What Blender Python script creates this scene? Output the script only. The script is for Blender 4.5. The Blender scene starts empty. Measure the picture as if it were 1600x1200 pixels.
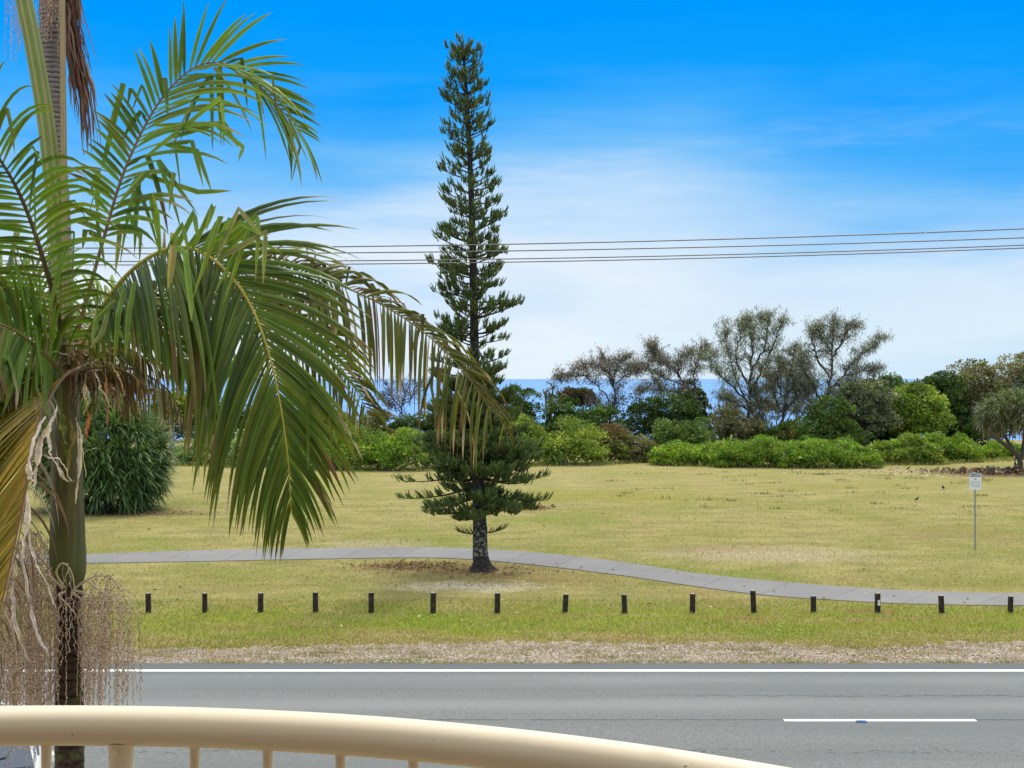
import bpy, math, random
import numpy as np
from mathutils import Vector

random.seed(7)
SC = bpy.context.scene
COL = SC.collection
F = 2000.0; CX = 800.0; HY = 592.0; CAMZ = 5.35
R = math.radians

def P(px, py, d):
    """point d metres in front of the lens, seen at px,py of the 1600x1200 photograph"""
    return np.array([(px - CX) / F * d, d, CAMZ - (py - HY) / F * d])
def G(px, py, z=0.0):
    d = (CAMZ - z) * F / (py - HY)
    return np.array([(px - CX) / F * d, d, z])
def nrm(v):
    v = np.asarray(v, float)
    return v / np.maximum(np.linalg.norm(v, axis=-1, keepdims=True), 1e-9)

# ------------------------------------------------------------------ objects
def link(name, me, mats, parent=None):
    o = bpy.data.objects.new(name, me); COL.objects.link(o)
    for m in (mats if isinstance(mats, (list, tuple)) else [mats]):
        me.materials.append(m)
    if parent is not None:
        o.parent = parent
        o.matrix_parent_inverse.identity()
        o.location = -Vector(parent.location) if False else (0, 0, 0)
    return o
def tag(o, label=None, cat=None, group=None, kind=None):
    if label: o['label'] = label
    if cat: o['category'] = cat
    if group: o['group'] = group
    if kind: o['kind'] = kind
    return o
def empty(name, loc, label, cat, group=None):
    o = bpy.data.objects.new(name, None); COL.objects.link(o)
    o.location = loc; o.empty_display_size = .2
    return tag(o, label, cat, group)

class MB:
    def __init__(s): s.V = []; s.Q = []; s.T = []; s.C = []; s.n = 0; s.mq = []; s.mt = []
    def add(s, V, Fc, C=None, mat=0):
        V = np.asarray(V, float).reshape(-1, 3); Fc = np.asarray(Fc, int)
        if len(V) == 0 or len(Fc) == 0: return
        if C is None: C = (1, 1, 1)
        C = np.asarray(C, float)
        if C.ndim == 1: C = np.tile(C, (len(V), 1))
        s.V.append(V); s.C.append(C.reshape(-1, 3))
        if Fc.shape[1] == 4: s.Q.append(Fc + s.n); s.mq.append(np.full(len(Fc), mat))
        else: s.T.append(Fc + s.n); s.mt.append(np.full(len(Fc), mat))
        s.n += len(V)
    def build(s, name, mats, parent=None, smooth=False, origin=None):
        V = np.concatenate(s.V)
        org = np.array(parent.location) if parent is not None and parent.parent is None else None
        if parent is not None:
            # all parents sit unrotated: world origin of the thing
            p = parent
            off = np.zeros(3)
            while p is not None: off += np.array(p.location); p = p.parent
            V = V - off
        elif origin is not None: V = V - np.asarray(origin, float)
        Q = np.concatenate(s.Q) if s.Q else np.zeros((0, 4), int)
        T = np.concatenate(s.T) if s.T else np.zeros((0, 3), int)
        me = bpy.data.meshes.new(name)
        me.vertices.add(len(V)); me.vertices.foreach_set('co', V.astype(np.float32).ravel())
        nl = Q.size + T.size
        me.loops.add(nl)
        me.loops.foreach_set('vertex_index', np.concatenate([Q.ravel(), T.ravel()]).astype(np.int32))
        me.polygons.add(len(Q) + len(T))
        st = np.concatenate([np.arange(len(Q)) * 4, Q.size + np.arange(len(T)) * 3]).astype(np.int32)
        me.polygons.foreach_set('loop_start', st)
        mi = np.concatenate((s.mq + s.mt)) if (s.mq or s.mt) else np.zeros(0)
        me.polygons.foreach_set('material_index', mi.astype(np.int32))
        me.polygons.foreach_set('use_smooth', np.full(len(Q) + len(T), smooth))
        me.update(calc_edges=True); me.validate()
        a = me.color_attributes.new('tint', 'FLOAT_COLOR', 'POINT')
        C = np.concatenate(s.C)
        a.data.foreach_set('color', np.concatenate([C, np.ones((len(C), 1))], 1).astype(np.float32).ravel())
        o = link(name, me, mats, parent)
        if parent is None and origin is not None: o.location = tuple(origin)
        return o

def tube(mb, pts, rad, sides=6, col=(1, 1, 1), mat=0, caps=True):
    pts = np.asarray(pts, float); n = len(pts)
    rad = np.broadcast_to(np.asarray(rad, float), (n,))
    T = np.gradient(pts, axis=0) if n > 2 else np.tile(pts[1] - pts[0], (n, 1)); T = nrm(T)
    up = np.array([0, 0, 1.0]) if abs(T[0][2]) < .9 else np.array([0, 1.0, 0])
    A = nrm(np.cross(T, up)); B = np.cross(T, A)
    th = np.arange(sides) * 2 * np.pi / sides
    V = pts[:, None] + rad[:, None, None] * (np.cos(th)[None, :, None] * A[:, None] + np.sin(th)[None, :, None] * B[:, None])
    i = np.arange(n - 1)[:, None] * sides; j = np.arange(sides)[None]; k = (j + 1) % sides
    Fq = np.stack([i + j, i + k, i + sides + k, i + sides + j], -1).reshape(-1, 4)
    C = np.asarray(col, float)
    if C.ndim == 2: C = np.repeat(C, sides, 0)
    mb.add(V.reshape(-1, 3), Fq, C, mat)
    if caps:
        for e in (0, n - 1):
            c = np.concatenate([V[e], pts[e][None]])
            f = [[q, (q + 1) % sides, sides] for q in range(sides)]
            mb.add(c, f, C if C.ndim == 1 else C[e * sides], mat)

def box(mb, c, s, col=(1, 1, 1), mat=0, rz=0, bev=0):
    c = np.array(c, float); x, y, z = np.array(s, float) / 2
    b = min(bev, x * .9, y * .9, z * .9)
    if b <= 0:
        V = np.array([[i, j, k] for k in (-z, z) for (i, j) in ((-x, -y), (x, -y), (x, y), (-x, y))])
        Fq = [[3, 2, 1, 0], [4, 5, 6, 7], [0, 1, 5, 4], [1, 2, 6, 5], [2, 3, 7, 6], [3, 0, 4, 7]]
    else:
        rings = []
        for (zz, ins) in ((-z, b), (-z + b, 0), (z - b, 0), (z, b)):
            X, Y = x - ins, y - ins
            rings.append([[-X + b, -Y, zz], [X - b, -Y, zz], [X, -Y + b, zz], [X, Y - b, zz], [X - b, Y, zz], [-X + b, Y, zz], [-X, Y - b, zz], [-X, -Y + b, zz]])
        V = np.array(rings).reshape(-1, 3); Fq = []
        for r in range(3):
            for q in range(8): Fq.append([r * 8 + q, r * 8 + (q + 1) % 8, r * 8 + 8 + (q + 1) % 8, r * 8 + 8 + q])
        for (o, rev) in ((0, 1), (24, 0)):
            for f in ([0, 1, 2, 7], [7, 2, 3, 6], [6, 3, 4, 5]):
                g = [o + t for t in f]; Fq.append(g[::-1] if rev else g)
    if rz:
        cs, sn = math.cos(rz), math.sin(rz)
        V = np.stack([V[:, 0] * cs - V[:, 1] * sn, V[:, 0] * sn + V[:, 1] * cs, V[:, 2]], 1)
    mb.add(V + c, Fq, col, mat)

def lathe(mb, prof, c, sides=16, col=(1, 1, 1), mat=0, lean=None):
    """prof: [(r,z)], c = base"""
    pts = np.array([[c[0] + (lean[0] * z if lean else 0), c[1] + (lean[1] * z if lean else 0), c[2] + z] for r, z in prof])
    rad = np.array([r for r, z in prof]); n = len(pts)
    th = np.arange(sides) * 2 * np.pi / sides
    V = pts[:, None] + rad[:, None, None] * np.stack([np.cos(th), np.sin(th), 0 * th], -1)[None]
    i = np.arange(n - 1)[:, None] * sides; j = np.arange(sides)[None]; k = (j + 1) % sides
    mb.add(V.reshape(-1, 3), np.stack([i + j, i + k, i + sides + k, i + sides + j], -1).reshape(-1, 4), col, mat)

def ribbons(mb, Pn, Wd, W, C, fold=0.0, Nf=None, mat=0):
    """Pn (n,k,3) centre lines, Wd (n,k,3) width directions, W (n,k) half widths, C (n,k,3)"""
    n, k, _ = Pn.shape
    Lf = Pn - Wd * W[..., None]; Rt = Pn + Wd * W[..., None]
    if fold:
        Md = Pn + Nf * (W * fold)[..., None]
        V = np.stack([Lf, Md, Rt], 2).reshape(-1, 3); m = 3
    else:
        V = np.stack([Lf, Rt], 2).reshape(-1, 3); m = 2
    Cc = np.repeat(C.reshape(n * k, 3), m, 0)
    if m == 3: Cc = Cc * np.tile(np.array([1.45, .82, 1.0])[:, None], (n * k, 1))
    base = (np.arange(n)[:, None] * k + np.arange(k - 1)[None]).reshape(-1) * m
    fs = []
    for q in range(m - 1):
        fs.append(np.stack([base + q, base + q + 1, base + m + q + 1, base + m + q], 1))
    mb.add(V, np.concatenate(fs), Cc, mat)

def spline(ctrl, n):
    c = np.asarray(ctrl, float); m = len(c)
    c = np.concatenate([[2 * c[0] - c[1]], c, [2 * c[-1] - c[-2]]])
    out = []
    for t in np.linspace(0, m - 1 - 1e-6, n):
        i = int(t); u = t - i; p0, p1, p2, p3 = c[i:i + 4]
        out.append(.5 * ((2 * p1) + (-p0 + p2) * u + (2 * p0 - 5 * p1 + 4 * p2 - p3) * u * u + (-p0 + 3 * p1 - 3 * p2 + p3) * u ** 3))
    return np.array(out)

# ------------------------------------------------------------------ materials
class NT:
    def __init__(s, tree): s.t = tree; s.N = tree.nodes; s.L = tree.links
    def n(s, typ, **kw):
        nd = s.N.new(typ)
        for k, v in kw.items():
            if k == 'ins':
                for a, b in v.items():
                    if hasattr(b, 'is_output') or isinstance(b, bpy.types.NodeSocket): s.L.new(b, nd.inputs[a])
                    else: nd.inputs[a].default_value = b
            else: setattr(nd, k, v)
        return nd
    def math(s, op, a, b=0.0, clamp=False):
        return s.n('ShaderNodeMath', operation=op, use_clamp=clamp, ins={0: a, 1: b}).outputs[0]
    def mix(s, f, a, b, blend='MIX'):
        nd = s.n('ShaderNodeMix', data_type='RGBA', blend_type=blend, clamp_factor=True)
        for i, v in ((0, f), (6, a), (7, b)):
            if isinstance(v, bpy.types.NodeSocket): s.L.new(v, nd.inputs[i])
            else: nd.inputs[i].default_value = v if i == 0 or len(v) == 4 else (*v, 1)
        return nd.outputs[2]
    def noise(s, vec, scale, detail=4, rough=.55, out=0, **k):
        return s.n('ShaderNodeTexNoise', ins={'Vector': vec, 'Scale': scale, 'Detail': detail, 'Roughness': rough}, **k).outputs[out]
    def ramp(s, f, stops):
        nd = s.n('ShaderNodeValToRGB'); s.L.new(f, nd.inputs[0]); cr = nd.color_ramp
        while len(cr.elements) < len(stops): cr.elements.new(.5)
        for e, (p, c) in zip(cr.elements, stops):
            e.position = p; e.color = (*c, 1) if len(c) == 3 else c
        return nd.outputs[0]
    def sst(s, v, a, b):
        return s.n('ShaderNodeMapRange', interpolation_type='SMOOTHSTEP', ins={0: v, 1: a, 2: b, 3: 0.0, 4: 1.0}).outputs[0]
    def scl(s, vec, sc):
        return s.n('ShaderNodeMapping', ins={0: vec, 3: sc}).outputs[0]
def new_mat(name):
    m = bpy.data.materials.new(name); m.use_nodes = True
    t = NT(m.node_tree); b = m.node_tree.nodes['Principled BSDF']
    return m, t, b
def pos(t): return t.n('ShaderNodeNewGeometry').outputs['Position']
def bump(t, b, h, strength=.3, dist=.02):
    nd = t.n('ShaderNodeBump', ins={'Strength': strength, 'Distance': dist, 'Height': h}); t.L.new(nd.outputs[0], b.inputs['Normal'])
def plain(name, col, rough=.6, metal=0, var=.12, scale=8, spec=.5, bmp=0):
    m, t, b = new_mat(name)
    p = pos(t); f = t.noise(p, scale, 5)
    c2 = [min(1, c * (1 + var * 2)) for c in col]; c1 = [c * (1 - var * 2) for c in col]
    t.L.new(t.mix(f, c1, c2), b.inputs['Base Color'])
    b.inputs['Roughness'].default_value = rough; b.inputs['Metallic'].default_value = metal
    b.inputs['Specular IOR Level'].default_value = spec
    if bmp: bump(t, b, t.noise(p, scale * 4, 4), bmp)
    return m
def leafmat(name, trans=.3, rough=.45, nscale=30, spec=.4, namp=.25):
    m, t, b = new_mat(name)
    at = t.n('ShaderNodeAttribute', attribute_name='tint').outputs[0]
    f = t.noise(pos(t), nscale, 3)
    k = t.math('ADD', t.math('MULTIPLY', f, namp * 2), 1 - namp)
    cv = t.n('ShaderNodeVectorMath', operation='SCALE'); t.L.new(at, cv.inputs[0]); t.L.new(k, cv.inputs[3])
    c = cv.outputs[0]
    t.L.new(c, b.inputs['Base Color']); b.inputs['Roughness'].default_value = rough
    b.inputs['Specular IOR Level'].default_value = spec
    tr = t.n('ShaderNodeBsdfTranslucent')
    tc = t.mix(1.0, c, (1.25, 1.2, .55), 'MULTIPLY'); t.L.new(tc, tr.inputs[0])
    ms = t.n('ShaderNodeMixShader', ins={0: trans}); t.L.new(b.outputs[0], ms.inputs[1]); t.L.new(tr.outputs[0], ms.inputs[2])
    t.L.new(ms.outputs[0], m.node_tree.nodes['Material Output'].inputs[0])
    return m
def tintmat(name, rough=.8, spec=.2, nscale=20, namp=.3, bmp=.3):
    m, t, b = new_mat(name)
    at = t.n('ShaderNodeAttribute', attribute_name='tint').outputs[0]
    f = t.noise(pos(t), nscale, 5)
    k = t.math('ADD', t.math('MULTIPLY', f, namp * 2), 1 - namp)
    cv = t.n('ShaderNodeVectorMath', operation='SCALE'); t.L.new(at, cv.inputs[0]); t.L.new(k, cv.inputs[3])
    t.L.new(cv.outputs[0], b.inputs['Base Color']); b.inputs['Roughness'].default_value = rough
    b.inputs['Specular IOR Level'].default_value = spec
    if bmp: bump(t, b, f, bmp, .01)
    return m

M = {}
M['palm'] = leafmat('palm leaf', .24, .4, 14, .32, .28)
M['leaf'] = leafmat('shrub leaf', .3, .5, 1.2, .35, .3)
M['needle'] = leafmat('needle foliage', .12, .6, 2.5, .2, .3)
M['dry'] = leafmat('dry leaf', .25, .7, 20, .2, .3)
M['bark'] = tintmat('bark', .9, .15, 14, .45, .6)
M['stalk'] = tintmat('stalk', .55, .35, 9, .2, .15)
M['paint'] = tintmat('flat colour', .5, .4, 30, .05, 0)

def m_asphalt():
    m, t, b = new_mat('asphalt'); p = pos(t)
    s = t.n('ShaderNodeSeparateXYZ', ins={0: p}); X, Y = s.outputs[0], s.outputs[1]
    fine = t.math('ADD', t.math('MULTIPLY', t.noise(p, 60, 3, .8), .5), t.math('MULTIPLY', t.noise(p, 24, 3, .8), .5)); mid = t.noise(p, 9, 4); big = t.noise(t.scl(p, (.08, .7, 1)), 1.0, 4)
    c = t.mix(t.sst(fine, .36, .62), (.088, .098, .093), (.19, .203, .195))
    # rolled near lane is coarser and darker, far lane paler along the wheel tracks
    w1 = t.math('ABSOLUTE', t.math('SUBTRACT', Y, 22.55)); w2 = t.math('ABSOLUTE', t.math('SUBTRACT', Y, 21.0))
    tr = t.math('MINIMUM', w1, w2)
    c = t.mix(t.math('MULTIPLY', t.sst(tr, .6, .1), .6), c, (.205, .22, .213))
    c = t.mix(t.math('MULTIPLY', t.sst(big, .42, .68), .6), c, (.11, .122, .12))
    wob = t.math('MULTIPLY', t.math('SUBTRACT', t.noise(t.scl(p, (1.2, 1, 1)), 2.5, 6), .5), .25)
    # dark strip outside the edge line and a ragged band just inside it
    c = t.mix(t.math('MULTIPLY', t.sst(Y, 23.47, 23.5), .8), c, (.075, .083, .084))
    c = t.mix(t.math('MULTIPLY', t.sst(t.math('ADD', Y, wob), 23.05, 23.3), .6), c, (.10, .115, .117))
    # paving seam along the centre line
    w = t.math('MULTIPLY', t.math('SUBTRACT', t.noise(p, 6, 5), .5), .05)
    seam = t.math('ABSOLUTE', t.math('SUBTRACT', t.math('ADD', Y, w), 20.04))
    c = t.mix(t.math('MULTIPLY', t.sst(seam, .03, .008), t.sst(t.noise(p, 3, 3), .3, .5)), c, (.035, .04, .042))
    # crack that wanders along the far lane, strongest on the right
    w = t.math('MULTIPLY', t.math('SUBTRACT', t.noise(p, 2.2, 6, .7), .5), .55)
    ck = t.math('ABSOLUTE', t.math('SUBTRACT', t.math('ADD', Y, w), 21.55))
    side = t.sst(t.math('ADD', X, t.math('MULTIPLY', t.noise(p, 1.0, 4), 4)), 1.0, 8.0)
    c = t.mix(t.math('MULTIPLY', t.math('MULTIPLY', t.sst(ck, .05, .01), side), .6), c, (.04, .045, .05))
    w = t.math('MULTIPLY', t.math('SUBTRACT', t.noise(t.scl(p, (1, 2, 1)), 1.4, 7, .75), .5), 1.6)
    ck = t.math('ABSOLUTE', t.math('SUBTRACT', t.math('ADD', Y, w), 18.3))
    c = t.mix(t.math('MULTIPLY', t.math('MULTIPLY', t.sst(ck, .06, .01), t.sst(mid, .45, .6)), .8), c, (.045, .05, .052))
    st = t.sst(t.noise(p, 1.7, 2), .77, .8)
    c = t.mix(t.math('MULTIPLY', st, .5), c, (.06, .065, .07))
    t.L.new(c, b.inputs['Base Color']); b.inputs['Roughness'].default_value = .8; b.inputs['Specular IOR Level'].default_value = .3
    bump(t, b, fine, .6, .01)
    return m
M['asphalt'] = m_asphalt()

def m_gravel():
    m, t, b = new_mat('gravel'); p = pos(t)
    s = t.n('ShaderNodeSeparateXYZ', ins={0: p}); X = s.outputs[0]
    v = t.n('ShaderNodeTexVoronoi', ins={'Vector': p, 'Scale': 26.0}).outputs['Color']
    vv = t.n('ShaderNodeSeparateColor', ins={0: v}).outputs[0]
    c = t.ramp(vv, [(0, (.15, .115, .078)), (.5, (.27, .22, .155)), (.88, (.37, .315, .23)), (1, (.60, .56, .48))])
    d = t.sst(t.noise(t.scl(p, (.5, 1.6, 1)), 1.3, 5), .42, .66)
    c = t.mix(t.math('MULTIPLY', d, .6), c, (.20, .145, .10))
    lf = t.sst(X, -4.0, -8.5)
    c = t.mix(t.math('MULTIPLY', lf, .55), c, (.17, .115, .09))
    g = t.sst(t.noise(t.scl(p, (.6, 2.2, 1)), 2.1, 6), .6, .68)
    c = t.mix(t.math('MULTIPLY', g, .6), c, (.33, .26, .09))
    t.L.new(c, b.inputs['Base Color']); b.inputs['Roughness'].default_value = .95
    bump(t, b, vv, .8, .02)
    return m
M['gravel'] = m_gravel()

PATCH = [  # x, y, rx, ry, colour, strength : worn or littered patches that are there on the lawn
    (G(745, 892), 3.4, 2.2, (.22, .145, .07), .6), (G(640, 888), 2.2, 1.3, (.17, .11, .05), .6),
    (G(728, 916), 2.4, 1.0, (.54, .49, .40), .85), (G(870, 905), 2.5, 1.3, (.22, .14, .055), .5),
    (G(1200, 866), 4.2, 2.4, (.42, .36, .25), .65), (G(1120, 858), 3, 1.2, (.25, .16, .1), .5),
    (G(590, 852), 2.4, 2.2, (.38, .32, .22), .6), (G(1371, 955), 1.2, .5, (.3, .17, .09), .9),
    (G(1440, 968), 2.4, .5, (.3, .18, .1), .6), (G(1150, 968), 1.5, .4, (.3, .18, .09), .6),
    (G(830, 966), 1.2, .35, (.28, .18, .07), .6), (G(940, 775), 7, 4.5, (.24, .23, .03), .6), (G(1330, 760), 9, 3.5, (.25, .22, .05), .4),
    (G(1560, 742), 4.2, 2.6, (.15, .09, .055), .9), (G(1470, 736), 7, 3, (.34, .29, .19), .5),
    (G(790, 794), 1.9, 1.2, (.12, .06, .035), .95), (G(1480, 835), 3.2, 2.2, (.25, .17, .08), .5), (G(190, 803), 4.2, 1.6, (.1, .09, .035), .8)]
def m_grass():
    m, t, b = new_mat('lawn'); p = pos(t)
    s = t.n('ShaderNodeSeparateXYZ', ins={0: p}); X, Y = s.outputs[0], s.outputs[1]
    n1 = t.noise(p, .16, 5, .6); n2 = t.noise(t.scl(p, (.7, 1.3, 1)), .75, 6, .6); n3 = t.noise(p, 7, 5, .7); n4 = t.noise(p, 32, 3, .7)
    n5 = t.noise(t.scl(p, (1, 1, 1)), .33, 5, .65, noise_dimensions='4D')
    c = t.mix(t.sst(n2, .3, .68), (.215, .205, .07), (.335, .29, .112))
    c = t.mix(t.math('MULTIPLY', t.sst(n1, .42, .7), .9), c, (.185, .215, .04))
    c = t.mix(t.math('MULTIPLY', t.sst(n5, .52, .72), .85), c, (.27, .195, .085))
    # greener strip by the posts and again along the path
    yy = t.math('ADD', Y, t.math('MULTIPLY', t.math('SUBTRACT', t.noise(t.scl(p, (.35, 1, 1)), 1.0, 5), .5), 3.2))
    g = t.math('MULTIPLY', t.sst(yy, 26.1, 27.2), t.sst(yy, 31.0, 29.0))
    g = t.math('MULTIPLY', g, t.sst(t.noise(t.scl(p, (.5, 1, 1)), .8, 5), .33, .58))
    c = t.mix(t.math('MULTIPLY', g, .85), c, (.185, .25, .018))
    # dry straw fringe at the gravel
    c = t.mix(t.math('MULTIPLY', t.sst(yy, 27.3, 25.9), .9), c, (.36, .285, .15))
    # paler and more yellow far out
    c = t.mix(t.math('MULTIPLY', t.sst(Y, 42.0, 75.0), .3), c, (.33, .285, .125))
    wob = t.n('ShaderNodeTexNoise', ins={'Vector': p, 'Scale': 1.6, 'Detail': 6.0, 'Roughness': .7}).outputs['Color']
    wv = t.n('ShaderNodeVectorMath', operation='SUBTRACT', ins={0: wob, 1: (.5, .5, .5)}).outputs[0]
    wv = t.n('ShaderNodeVectorMath', operation='SCALE', ins={0: wv, 3: 2.4}).outputs[0]
    pw = t.n('ShaderNodeVectorMath', operation='ADD', ins={0: p, 1: wv}).outputs[0]
    brk = t.sst(t.noise(p, 4.5, 6, .75), .38, .55)
    for (q, rx, ry, col, k) in PATCH:
        d = t.n('ShaderNodeVectorMath', operation='SUBTRACT', ins={0: pw, 1: (q[0], q[1], 0)}).outputs[0]
        d = t.n('ShaderNodeVectorMath', operation='MULTIPLY', ins={0: d, 1: (1 / rx, 1 / ry, 0)}).outputs[0]
        l = t.n('ShaderNodeVectorMath', operation='LENGTH', ins={0: d}).outputs['Value']
        f = t.math('MULTIPLY', t.math('MULTIPLY', t.sst(l, 1.1, .25), k), t.math('ADD', t.math('MULTIPLY', brk, .6), .4))
        c = t.mix(f, c, col)
    # beach sand past the dune
    c = t.mix(t.sst(Y, 118.0, 126.0), c, (.6, .53, .42))
    v = t.math('ADD', t.math('MULTIPLY', n3, .9), .55)
    v = t.math('MULTIPLY', v, t.math('ADD', t.math('MULTIPLY', n4, .9), .55))
    cv = t.n('ShaderNodeVectorMath', operation='SCALE'); t.L.new(c, cv.inputs[0]); t.L.new(v, cv.inputs[3])
    sp = t.sst(t.noise(p, 5.5, 2, .5), .72, .75)
    c = t.mix(t.math('MULTIPLY', sp, .3), cv.outputs[0], (.08, .08, .025))
    sp = t.sst(t.noise(p, 11, 1, .5), .76, .79)
    c = t.mix(t.math('MULTIPLY', sp, .7), c, (.55, .5, .36))
    t.L.new(c, b.inputs['Base Color']); b.inputs['Roughness'].default_value = .95; b.inputs['Specular IOR Level'].default_value = .1
    bump(t, b, t.math('ADD', n3, n4), .9, .04)
    return m
M['lawn'] = m_grass()

def m_concrete():
    m, t, b = new_mat('path concrete'); p = pos(t)
    c = t.mix(t.noise(p, .9, 6), (.135, .133, .126), (.215, .212, .202))
    c = t.mix(t.math('MULTIPLY', t.sst(t.noise(p, 30, 3), .5, .8), .25), c, (.12, .12, .12))
    at = t.n('ShaderNodeAttribute', attribute_name='tint').outputs[0]
    c = t.mix(1.0, c, at, 'MULTIPLY')
    st = t.sst(t.noise(t.scl(p, (.4, 3, 1)), 1.1, 5), .68, .72)
    c = t.mix(t.math('MULTIPLY', st, .6), c, (.09, .09, .085))
    t.L.new(c, b.inputs['Base Color']); b.inputs['Roughness'].default_value = .85
    return m
M['concrete'] = m_concrete()

def m_sea():
    m, t, b = new_mat('sea water'); p = pos(t)
    n = t.noise(t.scl(p, (.0012, .012, 1)), 1.0, 8, .65)
    s = t.n('ShaderNodeSeparateXYZ', ins={0: p})
    f = t.sst(s.outputs[1], 300.0, 3500.0)
    c = t.mix(f, (.115, .27, .56), (.12, .245, .44))
    c = t.mix(t.sst(n, .35, .7), c, (.15, .31, .56))
    foam = t.math('MULTIPLY', t.sst(t.noise(t.scl(p, (.01, .12, 1)), 1.0, 6), .6, .68), t.sst(s.outputs[1], 330.0, 215.0))
    c = t.mix(foam, c, (.85, .88, .9))
    t.L.new(c, b.inputs['Base Color']); b.inputs['Roughness'].default_value = .75; b.inputs['Specular IOR Level'].default_value = .08
    return m
M['sea'] = m_sea()

def m_rail():
    m, t, b = new_mat('cream rail paint'); p = pos(t)
    c = t.mix(t.noise(p, 3, 4), (.76, .67, .49), (.82, .73, .56))
    sm = t.sst(t.noise(p, 9, 4), .60, .76); c = t.mix(t.math('MULTIPLY', sm, .25), c, (.3, .22, .12))
    sp = t.sst(t.noise(p, 38, 2), .755, .79); c = t.mix(t.math('MULTIPLY', sp, .75), c, (.12, .08, .04))
    sp = t.sst(t.noise(p, 120, 2), .76, .8); c = t.mix(t.math('MULTIPLY', sp, .5), c, (.2, .14, .08))
    t.L.new(c, b.inputs['Base Color']); b.inputs['Roughness'].default_value = .42
    b.inputs['Coat Weight'].default_value = .35; b.inputs['Coat Roughness'].default_value = .25
    bump(t, b, t.noise(p, 60, 3), .08, .002)
    return m
M['rail'] = m_rail()

def m_marking():
    m, t, b = new_mat('road paint'); p = pos(t)
    w = t.sst(t.noise(p, 22, 5, .75), .55, .68)
    t.L.new(t.mix(t.math('MULTIPLY', w, .6), (.74, .73, .69), (.28, .28, .27)), b.inputs['Base Color'])
    b.inputs['Roughness'].default_value = .7
    return m
M['marking'] = m_marking()

def m_ringed(name, c1, c2, c3, ringscale, moss=None):
    m, t, b = new_mat(name); p = pos(t)
    s = t.n('ShaderNodeSeparateXYZ', ins={0: p})
    z = t.math('ADD', s.outputs[2], t.math('MULTIPLY', t.noise(p, 6, 3), .03))
    w = t.math('ADD', t.math('MULTIPLY', t.math('SINE', t.math('MULTIPLY', z, ringscale)), .5), .5)
    c = t.mix(t.sst(w, .05, .5), c1, c2)
    c = t.mix(t.math('MULTIPLY', t.sst(t.noise(t.scl(p, (1, 1, 3)), 22, 5, .7), .4, .7), .65), c, c3)
    if moss:
        f = t.math('MULTIPLY', t.sst(t.noise(p, 16, 5), .46, .6), t.sst(s.outputs[2], 3.9, 3.2))
        c = t.mix(t.math('MULTIPLY', f, .75), c, moss)
    t.L.new(c, b.inputs['Base Color']); b.inputs['Roughness'].default_value = .85; b.inputs['Specular IOR Level'].default_value = .25
    bump(t, b, t.math('ADD', w, t.noise(p, 40, 4)), .5, .006)
    return m
M['grey_trunk'] = m_ringed('grey ringed trunk', (.06, .05, .045), (.23, .21, .2), (.36, .34, .32), 190)
M['dark_trunk'] = m_ringed('dark ringed trunk', (.012, .006, .004), (.045, .026, .02), (.09, .075, .055), 130, (.085, .11, .03))

def m_shaft():
    m, t, b = new_mat('crownshaft'); p = pos(t)
    st = t.noise(t.scl(p, (1, 1, .06)), 34, 5, .6); bl = t.noise(p, 5, 4)
    c = t.mix(t.sst(st, .35, .68), (.06, .058, .016), (.13, .12, .038))
    c = t.mix(t.math('MULTIPLY', t.sst(bl, .45, .7), .55), c, (.085, .052, .028))
    s = t.n('ShaderNodeSeparateXYZ', ins={0: p})
    c = t.mix(t.math('MULTIPLY', t.sst(s.outputs[2], 4.62, 4.25), .55), c, (.075, .12, .025))
    t.L.new(c, b.inputs['Base Color']); b.inputs['Roughness'].default_value = .5; b.inputs['Specular IOR Level'].default_value = .35
    bump(t, b, st, .15, .004)
    return m
M['shaft'] = m_shaft()
def m_post():
    m, t, b = new_mat('old dark timber'); p = pos(t)
    g = t.noise(t.scl(p, (1, 1, .1)), 45, 5, .7)
    c = t.mix(t.sst(g, .35, .7), (.010, .006, .004), (.042, .029, .019))
    c = t.mix(t.math('MULTIPLY', t.sst(t.noise(p, 12, 4), .52, .7), .6), c, (.085, .07, .052))
    t.L.new(c, b.inputs['Base Color']); b.inputs['Roughness'].default_value = .9
    bump(t, b, g, .5, .01)
    return m
M['post'] = m_post()
M['post_top'] = plain('weathered end grain', (.30, .265, .215), .9, 0, .25, 30)
M['wire'] = plain('aged wire', (.17, .16, .15), .5, .3, .1, 3)
M['white_panel'] = plain('sign white', (.78, .79, .80), .45, 0, .02, 5)
M['teal'] = plain('sign teal', (.022, .07, .085), .45, 0, .05, 5)
M['grey_text'] = plain('sign grey ink', (.2, .2, .23), .5, 0, .05, 5)
M['red'] = plain('sign red ink', (.45, .2, .17), .5, 0, .05, 5)
M['galv'] = plain('galvanised steel', (.36, .36, .40), .4, .6, .15, 30)
M['car_white'] = plain('white car paint', (.78, .79, .80), .22, 0, .01, 3)
M['car_glass'] = plain('dark car glass', (.03, .055, .10), .05, 0, .05, 1, .9)
M['black'] = plain('black rubber', (.018, .018, .02), .6, 0, .1, 20)
M['lamp'] = plain('lamp lens', (.6, .62, .65), .1, .2, .05, 3)
M['blue'] = plain('blue reflector', (.03, .26, .62), .15, 0, .2, 60)
M['reflector'] = plain('white reflector', (.8, .78, .76), .3, 0, .05, 30)
M['bird'] = plain('black feathers', (.012, .011, .012), .5, 0, .1, 50)
M['render'] = plain('cream wall render', (.42, .35, .25), .85, 0, .04, 3)
M['tiles'] = plain('balcony tiles', (.16, .10, .055), .6, 0, .08, 4)

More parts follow.
